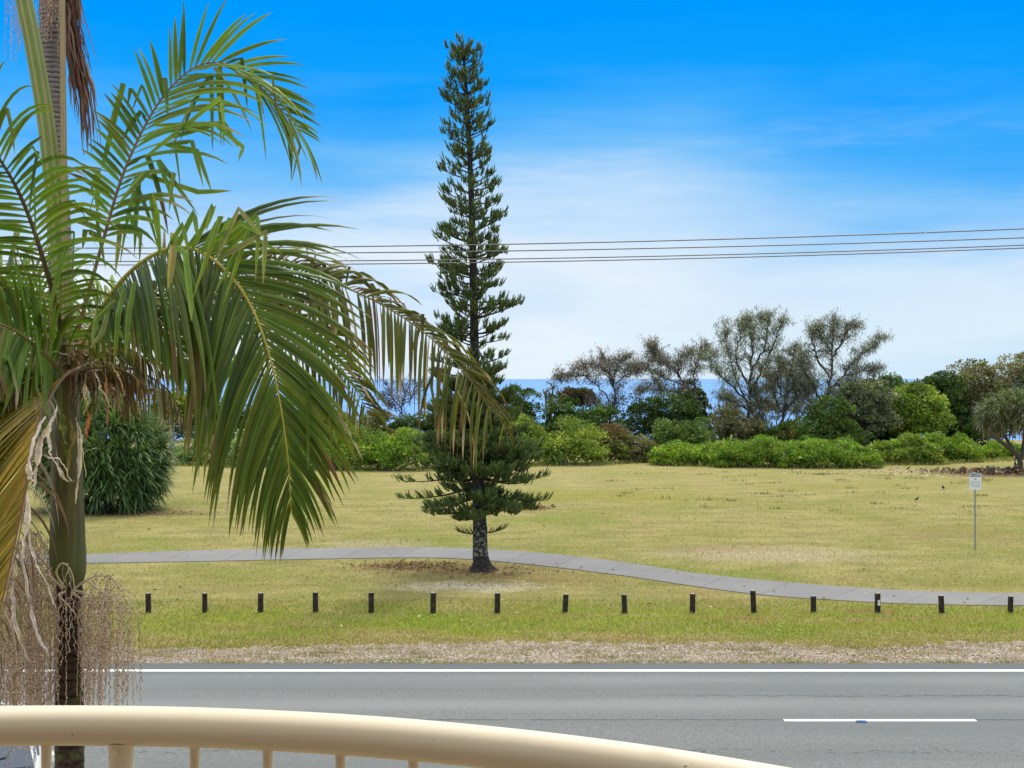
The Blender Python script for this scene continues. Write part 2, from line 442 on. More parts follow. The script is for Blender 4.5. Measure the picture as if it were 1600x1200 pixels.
# ------------------------------------------------------------------ setting
def sheet(name, xs, ys, zf, mat, kind='structure', label=None):
    xs = np.asarray(xs, float); ys = np.asarray(ys, float)
    Xg, Yg = np.meshgrid(xs, ys); Z = zf(Xg, Yg)
    V = np.stack([Xg, Yg, Z], -1).reshape(-1, 3); nx = len(xs)
    i = (np.arange(len(ys) - 1)[:, None] * nx + np.arange(nx - 1)[None]).ravel()
    mb = MB(); mb.add(V, np.stack([i, i + 1, i + nx + 1, i + nx], 1))
    return tag(mb.build(name, mat, smooth=True), kind=kind)
def gz(X, Y):
    z = np.interp(Y, [-60, 112, 120, 145, 185, 400, 700], [0, 0, -.6, -4.2, -5.2, -9, -14])
    return z
sheet('ground', [-3000, -400, -150] + list(np.linspace(-90, 90, 37)) + [150, 400, 3000], list(np.linspace(-60, 112, 40)) + [114, 117, 120, 128, 137, 145, 165, 185, 260, 400, 700], gz, M['lawn'])
sheet('sea', [-70000, -5000, 0, 5000, 70000], [178, 400, 1500, 6000, 20000, 90000], lambda X, Y: X * 0 - 4.9, M['sea'])
sheet('road', np.linspace(-120, 120, 61), np.linspace(16.15, 24.04, 5), lambda X, Y: X * 0 + .012, M['asphalt'])
# gravel shoulder with a ragged far edge
rs = np.random.RandomState(3)
xs = np.arange(-70, 70, .07)
def rag(xs, amp, seed):
    q = np.random.RandomState(seed); y = np.zeros(len(xs))
    for f, a in ((.16, 1), (.45, .6), (1.3, .3), (3.7, .16), (9, .1)):
        y += a * np.sin(xs * f * 2 * np.pi / 2 + q.rand() * 6) * (.6 + .4 * np.sin(xs * .3 + q.rand() * 6))
    return amp * y + q.randn(len(xs)) * .03
far = 25.95 + rag(xs, .30, 5) + .10 * np.sin(xs * 7.1) * np.sin(xs * 2.3) + .08 * np.sin(xs * 17.3) - .35 * np.exp(-((xs + 6) / 3.5) ** 2); near = 23.95 + rag(xs, .015, 6)
rows = np.stack([near, near * .7 + far * .3, near * .35 + far * .65, far])
V = np.stack([np.tile(xs, (4, 1)), rows, np.full_like(rows, .005)], -1).reshape(-1, 3); nx = len(xs)
i = (np.arange(3)[:, None] * nx + np.arange(nx - 1)[None]).ravel()
mb = MB(); mb.add(V, np.stack([i, i + 1, i + nx + 1, i + nx], 1)); tag(mb.build('gravel_shoulder', M['gravel']), kind='structure')
# ragged asphalt lip
mb = MB(); e2 = 24.03 + np.abs(rag(xs, .03, 9)); rows = np.stack([np.full(nx, 23.98), e2])
V = np.stack([np.tile(xs, (2, 1)), rows, np.full_like(rows, .008)], -1).reshape(-1, 3); i = np.arange(nx - 1)
mb.add(V, np.stack([i, i + 1, i + nx + 1, i + nx], 1)); tag(mb.build('road_edge', M['asphalt']), kind='structure')
# paint
mb = MB(); box(mb, (0, 23.41, .0135), (240, .16, .009)); tag(mb.build('road_edge_line', M['marking']), kind='structure')
mb = MB()
x0 = (1225 - 800) / F * 20.0
for k in range(-6, 6): box(mb, (x0 + 1.5 + k * 12.0, 20.0, .0135), (3.0, .12, .009))
tag(mb.build('centre_line', M['marking']), kind='structure')
# footpath: slabs between two edges
FAR = [(-500, 880), (-200, 873), (0, 869), (145, 866), (300, 861), (450, 858), (640, 856), (740, 858), (850, 865), (980, 880), (1080, 895.5), (1200, 908), (1350, 920), (1450, 924.5), (1600, 928), (1900, 929), (2300, 927)]
NEAR = [(-500, 896), (-200, 888), (0, 884), (145, 880.5), (300, 878), (450, 875), (640, 872), (740, 875), (850, 885), (980, 901), (1080, 916), (1200, 931), (1350, 941), (1450, 945), (1600, 947), (1900, 948), (2300, 946)]
fp = np.array([G(x, y) for x, y in FAR]); npth = np.array([G(x, y) for x, y in NEAR])
fs_ = spline(fp, 600); ns_ = spline(npth, 600)
mb = MB(); ln = np.concatenate([[0], np.cumsum(np.linalg.norm(np.diff((fs_ + ns_) / 2, axis=0), axis=1))])
rs = np.random.RandomState(11); sA = 0.0
while sA < ln[-1] - .5:
    L = 1.75; a, b_ = sA + .006, sA + L - .006; sA += L
    tt = np.linspace(a, b_, 7); A = np.stack([np.interp(tt, ln, fs_[:, q]) for q in range(3)], 1); B = np.stack([np.interp(tt - .75, ln, ns_[:, q]) for q in range(3)], 1)
    z1 = .02; v = .94 + rs.rand() * .12
    top = np.stack([B, A], 1); top[..., 2] = z1; bot = top.copy(); bot[..., 2] = -.05
    V = np.concatenate([top.reshape(-1, 3), bot.reshape(-1, 3)])
    k = np.arange(6) * 2; fq = [np.stack([k, k + 2, k + 3, k + 1], 1), np.stack([k + 14, k + 16, k + 2, k], 1), np.stack([k + 1, k + 3, k + 17, k + 15], 1)]
    mb.add(V, np.concatenate(fq + [np.array([[0, 1, 15, 14], [12, 26, 27, 13]])]), (v, v, v * 1.01))
tag(mb.build('footpath', M['concrete']), kind='structure')
# driveway on the near side, under the parked car
mb = MB(); box(mb, (-6.1, 12.9, .01), (3.4, 6.0, .03), bev=.01, rz=R(12)); tag(mb.build('driveway', M['concrete']), kind='structure')

# ------------------------------------------------------------------ grass blades, pebbles, litter (uncountable)
def lawn_blades():
    rs = np.random.RandomState(21); mb = MB()
    def lay(n, x0, x1, y0, y1, h, w, cols, mask=None, k=3, lean=.6):
        y = y0 + (y1 - y0) * rs.rand(n) ** 1.2; half = y * .43
        x = np.clip((rs.rand(n) * 2 - 1) * half, x0, x1)
        if mask is not None:
            ok = mask(x, y); x = x[ok]; y = y[ok]; n = len(x)
        b = np.stack([x, y, np.zeros(n)], 1); th = rs.rand(n) * 2 * np.pi
        d = np.stack([np.cos(th) * lean * rs.rand(n), np.sin(th) * lean * rs.rand(n), np.ones(n)], 1); d = nrm(d)
        hh = h * (.5 + rs.rand(n)); s = np.linspace(0, 1, k)
        Pn = b[:, None] + d[:, None] * (hh[:, None] * s)[..., None]
        Pn[..., :2] += (d[:, None, :2] * (hh[:, None] * s ** 2)[..., None]) * .6
        Wd = np.stack([-np.sin(th), np.cos(th), 0 * th], 1); Wd = np.repeat(Wd[:, None], k, 1)
        W = w * (1 - s)[None] * np.ones((n, 1)) + .0008
        pn = np.sin(x * 1.1 + 2 * np.sin(y * .9)) + np.sin(x * .37 + y * 1.7 + 1) + .7 * np.sin(x * 2.9 - y * 2.3) + rs.randn(n) * .8
        ci = np.clip(((pn + 3) / 6 * len(cols)).astype(int), 0, len(cols) - 1)
        cl = np.asarray(cols)[ci] * (.8 + .55 * rs.rand(n))[:, None]
        ribbons(mb, Pn, Wd, W, np.repeat(cl[:, None], k, 1))
    straw = [(.34, .285, .10), (.40, .33, .14), (.25, .225, .06)]
    green = [(.18, .26, .022), (.22, .285, .03), (.25, .27, .045), (.33, .285, .09)]
    path_far = lambda x: np.interp(x, fs_[:, 0], fs_[:, 1]); path_near = lambda x: np.interp(x, ns_[:, 0], ns_[:, 1])
    off = lambda x, y: (y > path_far(x)) | (y < path_near(x))
    edge = lambda x, y: (y > np.interp(x, xs, far) - .05) & off(x, y)
    lay(52000, -14, 14, 25.4, 31, .05, .007, green + straw[:1], edge)
    lay(15000, -16, 16, 24.7, 26.4, .04, .007, straw, lambda x, y: (y > np.interp(x, xs, far) - .55 * np.abs(rs.randn(len(x)))))
    lay(34000, -16, 16, 25.3, 34, .04, .007, straw, edge)
    lay(40000, -30, 30, 33, 60, .045, .010, straw + green[2:], off)
    lay(5000, -30, 30, 60, 84, .04, .013, straw + green[2:], off)
    # weeds at the asphalt lip and in the gravel
    for q in range(260):
        cx = rs.uniform(-11, 11); cy = 24.06 + abs(rs.randn()) * .06 if q < 95 else rs.uniform(24.2, 25.6)
        n = rs.randint(12, 60); x = cx + rs.randn(n) * .16; y = cy + rs.randn(n) * .05
        th = rs.rand(n) * 6.28; d = nrm(np.stack([np.cos(th) * .7, np.sin(th) * .7, np.ones(n)], 1)); s = np.linspace(0, 1, 3)
        Pn = np.stack([x, y, 0 * x], 1)[:, None] + d[:, None] * (rs.uniform(.03, .08, n)[:, None] * s)[..., None]
        Wd = np.repeat(np.stack([-np.sin(th), np.cos(th), 0 * th], 1)[:, None], 3, 1)
        c = np.array([(.17, .22, .04), (.36, .30, .08), (.28, .26, .07)][rs.randint(3)])
        ribbons(mb, Pn, Wd, .006 * (1 - s)[None] * np.ones((n, 1)) + .001, np.tile(c, (n, 3, 1)))
    n = 9000; xf = rs.uniform(250, 1600, n); yb_ = np.interp(xf, [250, 470, 560, 665, 860, 935, 1010, 1030, 1100, 1235, 1375, 1385, 1470, 1530, 1600], [727, 731, 735, 736, 727, 727, 722, 727, 729, 731, 732, 727, 726, 722, 719])
    gg = np.array([G(a_, b_ + rs.randn() * 1.0 - .5) for a_, b_ in zip(xf, yb_)]); th = rs.rand(n) * 6.28; d = nrm(np.stack([np.cos(th) * .5, np.sin(th) * .5, np.ones(n)], 1)); s = np.linspace(0, 1, 3)
    Pn = gg[:, None] + d[:, None] * (rs.uniform(.06, .34, n)[:, None] * s)[..., None]; Wd = np.repeat(np.stack([-np.sin(th), np.cos(th), 0 * th], 1)[:, None], 3, 1)
    cf = np.array([(.36, .31, .13), (.28, .27, .09), (.16, .22, .05), (.20, .26, .06)])[rs.randint(4, size=n)] * (.7 + .6 * rs.rand(n, 1))
    ribbons(mb, Pn, Wd, .022 * (1 - s)[None] * np.ones((n, 1)) + .002, np.repeat(cf[:, None], 3, 1))
    # taller weed tufts far out on the lawn
    for (px, py) in [(1090, 742), (1110, 741), (1170, 743), (1255, 741), (1268, 741), (1280, 742), (1293, 741), (1000, 741), (1135, 746), (1350, 745), (1420, 747), (1445, 747), (1500, 756), (1190, 772), (970, 776), (620, 745), (635, 744), (1130, 738), (1240, 739), (1310, 741)] + [(rs.uniform(960, 1560), rs.uniform(738, 800)) for _ in range(40)]:
        g = G(px, py); n = rs.randint(10, 40)
        th = rs.rand(n) * 6.28; d = nrm(np.stack([np.cos(th) * .5, np.sin(th) * .5, np.ones(n)], 1)); s = np.linspace(0, 1, 3)
        Pn = (g + np.stack([rs.randn(n) * .25, rs.randn(n) * .1, 0 * th], 1))[:, None] + d[:, None] * (rs.uniform(.03, .18, n)[:, None] * s)[..., None]
        Wd = np.repeat(np.stack([-np.sin(th), np.cos(th), 0 * th], 1)[:, None], 3, 1)
        ribbons(mb, Pn, Wd, .018 * (1 - s)[None] * np.ones((n, 1)) + .001, np.tile(np.array((.16, .185, .045)), (n, 3, 1)))
    tag(mb.build('grass', M['leaf']), kind='stuff')
lawn_blades()
def litter(name, rs, n, sample, size, cols, mat, flat=.3):
    mb = MB(); pt = sample(n); n = len(pt)
    th = rs.rand(n) * 6.28; a = np.stack([np.cos(th), np.sin(th), rs.randn(n) * flat], 1); b = np.stack([-np.sin(th), np.cos(th), rs.randn(n) * flat], 1)
    s = size * (.4 + rs.rand(n) ** 2)
    V = np.stack([pt - a * s[:, None], pt - b * (s * .5)[:, None], pt + a * s[:, None], pt + b * (s * .5)[:, None]], 1)
    V[..., 2] += (s * .4)[:, None]
    V[:, 1, 2] += s * .5
    c = np.asarray(cols)[rs.randint(len(cols), size=n)] * (.7 + .6 * rs.rand(n))[:, None]
    mb.add(V.reshape(-1, 3), np.arange(4 * n).reshape(-1, 4), np.repeat(c, 4, 0))
    return tag(mb.build(name, mat), kind='stuff')
rs = np.random.RandomState(5)
def smp(n):
    y = 24.05 + rs.rand(n) * 1.9; x = (rs.rand(n) * 2 - 1) * y * .43
    ok = y < np.interp(x, xs, far); return np.stack([x, y, np.full(n, .006)], 1)[ok]
litter('pebbles', rs, 26000, smp, .017, [(.40, .345, .26), (.6, .56, .48), (.22, .165, .12), (.31, .25, .175)], M['bark'])
def smp(n):
    out = []
    for (q, rx, ry, k) in [(G(745, 893), 2.6, 1.1, .05), (G(1565, 738), 3.2, 1.6, .2), (G(640, 885), 1.6, .8, .1), (G(790, 793), 1.5, .8, .12), (G(190, 803), 3.5, .8, .08)]:
        m_ = int(n * k); out.append(np.stack([q[0] + rs.randn(m_) * rx * .5, q[1] + rs.randn(m_) * ry * .5, np.full(m_, .01)], 1))
    m_ = int(n * .05); y = rs.uniform(28, 80, m_); out.append(np.stack([(rs.rand(m_) * 2 - 1) * y * .42, y, np.full(m_, .01)], 1))
    return np.concatenate(out)
litter('fallen_needles', rs, 9000, smp, .055, [(.24, .14, .07), (.15, .08, .045), (.34, .23, .12), (.11, .07, .04)], M['dry'], .15)
def smp(n):
    y = rs.uniform(27, 80, n) ; x = (rs.rand(n) * 2 - 1) * y * .42; return np.stack([x, y, np.full(n, .01)], 1)
litter('pale_leaf_litter', rs, 1500, smp, .035, [(.6, .55, .42), (.5, .42, .25)], M['dry'], .15)
def smp(n):
    q = G(1500, 740); return np.stack([q[0] + rs.randn(n) * 4.5, q[1] + rs.randn(n) * 2.0, np.full(n, .01)], 1)
litter('fallen_pandanus_leaves', rs, 260, smp, .11, [(.62, .57, .45), (.3, .2, .12)], M['dry'], .15)
def smp(n):
    n = n // 2; q = G(1568, 739); t = rs.randn(n, 3) * np.array([2.0, .9, 0]) + q; t[:, 2] = np.abs(rs.rand(n)) * .12; return t
litter('leaf_mulch', rs, 2600, smp, .14, [(.13, .08, .05), (.07, .04, .03), (.24, .17, .11), (.33, .27, .2)], M['dry'], .5)
def smp(n):
    q = G(792, 795); t = rs.randn(n, 3) * np.array([.75, .45, 0]) + q; t[:, 2] = np.abs(rs.rand(n)) * .06; return t
litter('bark_mulch', rs, 1500, smp, .07, [(.14, .06, .035), (.08, .04, .025), (.2, .1, .06)], M['dry'], .5)

# ------------------------------------------------------------------ timber posts
BOL = [(232, 926, 957.5, .6), (320, 926, 957, 0), (407, 926, 956.5, -.3), (493, 925, 957, .2), (580, 925, 957.5, 0), (676.5, 925.5, 958, -1.2), (777, 926, 958, -.4), (883, 928, 957, -3.2), (976.5, 928.5, 958, 2.8), (1082, 927, 957, -.4), (1178, 922, 957, 3.0), (1271, 930.5, 956.5, 1.2), (1371, 928, 951, 0), (1471.5, 930, 957.5, 2.2), (1578.5, 931, 957, -1.2)]
BL = ['dark timber post furthest left of the row on the verge', 'dark square-topped post second from the left, grass around it', 'dark timber post third from the left in the verge row', 'dark timber post left of the palm frond tip line, fourth from the left', 'weathered post with a pale crack, fifth from the left',
      'weathered timber post just left of the pine trunk', 'timber post just right of the pine trunk on the green verge', 'timber post leaning right, first one right of the tall pine by a full gap', 'timber post leaning left, two full gaps right of the pine', 'upright timber post with grass all round where the path curves down',
      'tallest post in the row, leaning left against the path behind', 'short grey-topped post in front of the path, right of the tallest one', 'low post with a white reflector standing in reddish bare dirt', 'timber post leaning slightly left, second from the right end', 'timber post at the right end of the row beside the photo edge']
for k, (px, yt, yb, tilt) in enumerate(BOL):
    g = G(px, max(yb, 956.5)); h = (max(yb, 956.5) - yt) / F * g[1] * .985; rs = np.random.RandomState(40 + k)
    if k == 12: h = .44
    mb = MB(); r = .0615 + rs.rand() * .006
    prof = [(r * 1.02, -.25), (r * 1.02, 0), (r, h * .3), (r * .98, h * .7), (r * .985, h - .012), (r * .93, h)]
    ln_ = (math.tan(R(-tilt)), math.tan(R(rs.uniform(-2, 2))))
    sides = 10
    th = np.arange(sides) * 2 * np.pi / sides; jit = 1 + rs.randn(sides) * .035
    V = np.array([[g[0] + ln_[0] * z + rr * j * math.cos(a), g[1] + ln_[1] * z + rr * j * math.sin(a), z] for rr, z in prof for a, j in zip(th, jit)])
    i = np.arange(len(prof) - 1)[:, None] * sides; j = np.arange(sides)[None]; kk = (j + 1) % sides
    mb.add(V, np.stack([i + j, i + kk, i + sides + kk, i + sides + j], -1).reshape(-1, 4))
    tp = V[-sides:]; mb.add(np.concatenate([tp, tp.mean(0)[None] + [[0, 0, .004]]]), [[q, (q + 1) % sides, sides] for q in range(sides)], mat=1)
    o = tag(mb.build('timber_post', [M['post'], M['post_top']], origin=g), BL[k], 'post', 'timber posts along the verge')
    if k == 12:
        mb = MB()
        for (dz, rr) in ((.26, .026), (.20, .032)):
            c = np.array([g[0] + .012, g[1] - r - .004, dz]); th = np.arange(12) * 2 * np.pi / 12
            V = np.array([[c[0] + rr * math.cos(a), c[1] - e, c[2] + rr * 1.2 * math.sin(a)] for e in (0, .006) for a in th] + [[c[0], c[1] - .006, c[2]]])
            mb.add(V, [[q, (q + 1) % 12, 12 + (q + 1) % 12, 12 + q] for q in range(12)]); mb.add(V, [[12 + q, 12 + (q + 1) % 12, 24] for q in range(12)])
        tag(mb.build('reflector', M['reflector'], o), 'white figure-eight reflector on the low post')

# ------------------------------------------------------------------ power lines
WL = [((230, 387.5), (800, 381.5), (1600, 357.5), 25.6, 'topmost overhead power line crossing in front of the pine'),
      ((230, 396.5), (800, 392), (1600, 371.5), 26.0, 'second overhead power line from the top, just below the highest'),
      ((230, 408.5), (800, 404.5), (1600, 383), 26.6, 'upper wire of the close pair at the bottom of the power lines'),
      ((230, 414), (800, 409.5), (1600, 387.5), 27.0, 'lowest overhead power line, under its close twin')]
for (a, b_, c, d, lab) in WL:
    p = [P(a[0], a[1], d), P(b_[0], b_[1], d), P(c[0], c[1], d)]
    co = np.polyfit([q[0] for q in p], [q[2] for q in p], 2); co[0] = max(co[0], .0004)
    X = np.linspace(-24, 34, 120); Z = np.polyval(co, X)
    if abs(np.polyval(co, p[1][0]) - p[1][2]) > .02: Z += 0
    mb = MB(); tube(mb, np.stack([X, np.full_like(X, d), Z], 1), .0125, 6)
    tag(mb.build('power_line', M['wire'], smooth=True), lab, 'power line', 'overhead power lines')
mb = MB(); tube(mb, [P(479, 387, 25.8), P(481, 398, 25.8), P(478, 414, 25.8)], .012, 5)
tag(mb.build('wire_spacer', M['black']), 'thin dark spacer hanging across the overhead wires beside the fronds', 'wire spacer')

# ------------------------------------------------------------------ sign
g = G(1523.5, 858); sd = g[1]; px = sd / F
sg = empty('park_sign', g, 'white no alcohol sign with dark header on a thin grey steel pole', 'sign')
mb = MB(); tube(mb, [g + [0, 0, -.2], g + [0, 0, 1.0], g + [0, 0, (858 - 741) * px]], .028, 10); mb.build('pole', M['galv'], sg, True)
zt = (858 - 738.8) * px; zb = (858 - 765.2) * px; w = 18.6 * px; hh = zt - zb; fy = sd - .034
def rrect(mb, x0, x1, z0, z1, y0, y1, r, mat=0, rt=True, rb=True, seg=5):
    pts = []
    for (cx, cz, a0, on) in ((x1 - r, z1 - r, 0, rt), (x0 + r, z1 - r, 90, rt), (x0 + r, z0 + r, 180, rb), (x1 - r, z0 + r, 270, rb)):
        if on:
            for k in range(seg + 1): a = R(a0 + 90 * k / seg); pts.append((cx + r * math.cos(a), cz + r * math.sin(a)))
        else: pts.append((cx + (r if a0 in (0, 270) else -r), cz + (r if a0 in (0, 90) else -r)))
    n = len(pts); V = [(x, y, z) for y in (y0, y1) for x, z in pts] + [((x0 + x1) / 2, y0, (z0 + z1) / 2), ((x0 + x1) / 2, y1, (z0 + z1) / 2)]
    mb.add(V, [[q, (q + 1) % n, n + (q + 1) % n, n + q] for q in range(n)], mat=mat)
    mb.add(V, [[(q + 1) % n, q, 2 * n] for q in range(n)] + [[n + q, n + (q + 1) % n, 2 * n + 1] for q in range(n)], mat=mat)
mb = MB(); rrect(mb, g[0] - w / 2, g[0] + w / 2, zb, zt, fy, fy + .004, .035); panel = mb.build('panel', M['white_panel'], sg)
mb = MB(); hz0 = zt - 5.9 * px; rrect(mb, g[0] - w / 2 + .018, g[0] + w / 2 - .018, hz0, zt - .016, fy - .0025, fy - .0005, .03, rb=False); mb.build('header', M['teal'], panel)
def text_mesh(name, s, size, loc, mat, parent, align='CENTER', xs_=1.0):
    cu = bpy.data.curves.new(name, 'FONT'); cu.body = s; cu.size = size; cu.align_x = align; cu.align_y = 'CENTER'; cu.offset = size * .03
    o = bpy.data.objects.new('tmp', cu); COL.objects.link(o)
    bpy.context.view_layer.update()
    me = bpy.data.meshes.new_from_object(o.evaluated_get(bpy.context.evaluated_depsgraph_get())); bpy.data.objects.remove(o)
    me.name = name
    off = np.zeros(3); q = parent
    while q is not None: off += np.array(q.location); q = q.parent
    for v in me.vertices:
        x, y, z = v.co; v.co = (x * xs_ + loc[0] - off[0], loc[1] - z - off[1], y + loc[2] - off[2])
    return link(name, me, mat, parent)
text_mesh('lettering', 'NO ALCOHOL', .075, (g[0], fy - .0045, (hz0 + zt - .016) / 2), M['white_panel'], panel, xs_=.72)
mb = MB(); c0 = (g[0], zt - 9.6 * px); rr = .034
th = np.arange(20) * 2 * np.pi / 20
V = [(c0[0] + q * math.cos(a), fy - .002, c0[1] + q * math.sin(a)) for q in (rr, rr - .008) for a in th]
mb.add(V, [[q, (q + 1) % 20, 20 + (q + 1) % 20, 20 + q] for q in range(20)])
for a in (45, 135):
    dx, dz = math.cos(R(a)), math.sin(R(a)); V = [(c0[0] + s * dx * .045 + t_ * dz * .005, fy - .003, c0[1] + s * dz * .045 - t_ * dx * .005) for s, t_ in ((-1, -1), (1, -1), (1, 1), (-1, 1))]
    mb.add(V, [[0, 1, 2, 3]])
mb.build('prohibition_symbol', M['red'], panel)
mb = MB(); rs = np.random.RandomState(2)
for r_, (yy, x0r, x1r) in enumerate([(13.8, .36, .38), (16.3, .4, .4), (18.9, .4, .36), (21.3, .4, .4)]):
    x = g[0] - w * x0r
    while x < g[0] + w * x1r:
        ww = rs.choice([.006, .009, .012]); 
        if rs.rand() < .78: mb.add([(x, fy - .002, zt - yy * px - .010), (x + ww, fy - .002, zt - yy * px - .010), (x + ww, fy - .002, zt - yy * px + .010), (x, fy - .002, zt - yy * px + .010)], [[0, 1, 2, 3]])
        x += ww + .005
mb.build('lettering', M['grey_text'], panel)

# ------------------------------------------------------------------ blue road marker
g = G(1346, 1129.6)
mk = empty('road_marker', g, 'small blue reflective marker on the asphalt beside the dashed centre line', 'road marker')
mb = MB()
Vb = [(-.085, -.05, .012), (.085, -.05, .012), (.085, .05, .012), (-.085, .05, .012), (-.075, -.03, .034), (.075, -.03, .034), (.075, .03, .034), (-.075, .03, .034)]
mb.add(np.array(Vb) + g, [[0, 1, 5, 4], [1, 2, 6, 5], [2, 3, 7, 6], [3, 0, 4, 7], [4, 5, 6, 7]]); mb.build('base', plain('dark blue base', (.02, .07, .16), .4), mk)
mb = MB(); box(mb, g + [0, 0, .037], (.07, .03, .006)); box(mb, g + [.03, -.04, .024], (.05, .014, .010)); mb.build('lens', M['blue'], mk)

# ------------------------------------------------------------------ birds
for (px_, py_, rz, lab) in ((1432, 785, .5, 'small black bird standing on the open lawn, lower of the two'), (1474, 766.5, -2.4, 'small black bird on the lawn nearer the sign, upper of the two')):
    g = G(px_, py_)
    br = empty('bird', g, lab, 'bird', 'black birds on the lawn'); mb = MB(); cs, sn = math.cos(rz), math.sin(rz)
    def q_(x, z, y=0): return g + np.array([x * cs - y * sn, x * sn + y * cs, z])
    tube(mb, [q_(-.16, .10), q_(-.10, .12), q_(-.05, .135), q_(0, .15), q_(.05, .165), q_(.085, .20), q_(.10, .225), q_(.125, .232), q_(.14, .23), q_(.17, .222)], [.008, .018, .034, .05, .052, .036, .027, .027, .016, .002], 8)
    mb.build('body', M['bird'], br, True)
    for s in (-1, 1):
        mb = MB(); tube(mb, [q_(.01, .11, s * .02), q_(.0, .06, s * .022), q_(.01, .005, s * .022), q_(.045, .003, s * .022)], [.008, .004, .004, .003], 5); mb.build('leg', M['black'], br)

# ------------------------------------------------------------------ foliage tools
def quads_leaf(mb, rs, pt, nd, ax, ln_, wd, col):
    """folded rhombic leaves"""
    a = nrm(ax); b = nrm(np.cross(nd, a)); n = np.cross(a, b)
    tip = pt + a * ln_[:, None]; mid = pt + a * (ln_ * .45)[:, None] 
    V = np.stack([pt, mid + b * wd[:, None] - n * (wd * .25)[:, None], tip - n * (ln_ * .18)[:, None], mid - b * wd[:, None] - n * (wd * .25)[:, None]], 1)
    mb.add(V.reshape(-1, 3), np.arange(4 * len(pt)).reshape(-1, 4), np.repeat(col, 4, 0))
def rdir(rs, n): return nrm(rs.randn(n, 3))

def clumps(rs, c, rx, ry, rz, n, low=-.35, fill=.3):
    """clump centres through an ellipsoid, most near its skin"""
    d = rdir(rs, n * 4); d = d[d[:, 2] > low][:n]; n = len(d)
    rr = np.where(rs.rand(n) < fill, rs.rand(n) ** .5 * .75, .78 + rs.rand(n) * .25)
    return c + d * rr[:, None] * np.array([rx, ry, rz]), d
def crown(mb, rs, cc, rad, per, size, cols, up=.3, aspect=.38, var=.5, spiky=0.0, floor=0.05):
    n = len(cc); N = n * per; idx = np.repeat(np.arange(n), per)
    d = rdir(rs, N); d[:, 2] = np.where(d[:, 2] < -.3, -d[:, 2] * .6, d[:, 2]); d = nrm(d)
    r = rad[idx] * (.55 + .5 * rs.rand(N) ** .6)
    pt = cc[idx] + d * r[:, None] * np.array([1, 1, .82])
    ax = nrm(d + rs.randn(N, 3) * .55 + np.array([0, 0, up]))
    nd = nrm(d + rs.randn(N, 3) * .5 + np.array([0, 0, .6]))
    L = size * (.6 + .8 * rs.rand(N)); 
    if spiky: k = rs.rand(N) < spiky; L[k] *= 1.9
    base = np.asarray(cols)[rs.randint(len(cols), size=n)] * rs.uniform(.7, 1.3, (n, 1))
    c = base[idx] * (1 + (rs.rand(N, 1) - .5) * 2 * var) * (1 + (rs.rand(N, 3) - .5) * .12)
    yel = rs.rand(N) < .05; c[yel] = c[yel] * np.array([1.9, 1.5, 1.0])
    ok = pt[:, 2] > floor
    quads_leaf(mb, rs, pt[ok], nd[ok], ax[ok], L[ok], L[ok] * aspect, np.clip(c[ok], .004, .9))

COLS = {
 'bright': [(.18, .31, .028), (.22, .35, .035), (.135, .25, .025), (.25, .36, .045), (.16, .29, .035)],
 'lime': [(.23, .33, .045), (.29, .37, .06), (.18, .29, .04), (.15, .22, .035)],
 'mid': [(.10, .18, .03), (.075, .145, .025), (.13, .205, .04), (.085, .165, .04)],
 'dark': [(.06, .115, .022), (.048, .095, .018), (.085, .145, .03), (.065, .125, .03)],
 'olive': [(.185, .195, .08), (.155, .165, .065), (.215, .22, .11), (.13, .15, .055), (.24, .235, .13)],
 'grey': [(.18, .22, .12), (.145, .185, .095), (.22, .255, .15)],
 'brown': [(.19, .13, .06), (.14, .13, .045), (.15, .18, .045), (.22, .15, .075), (.15, .22, .04)],
 'pale': [(.20, .30, .10), (.24, .33, .13), (.15, .25, .075), (.28, .34, .17)],
 'dkbrown': [(.12, .105, .055), (.14, .115, .06), (.10, .12, .045)]}
WOOD = (.10, .08, .065)

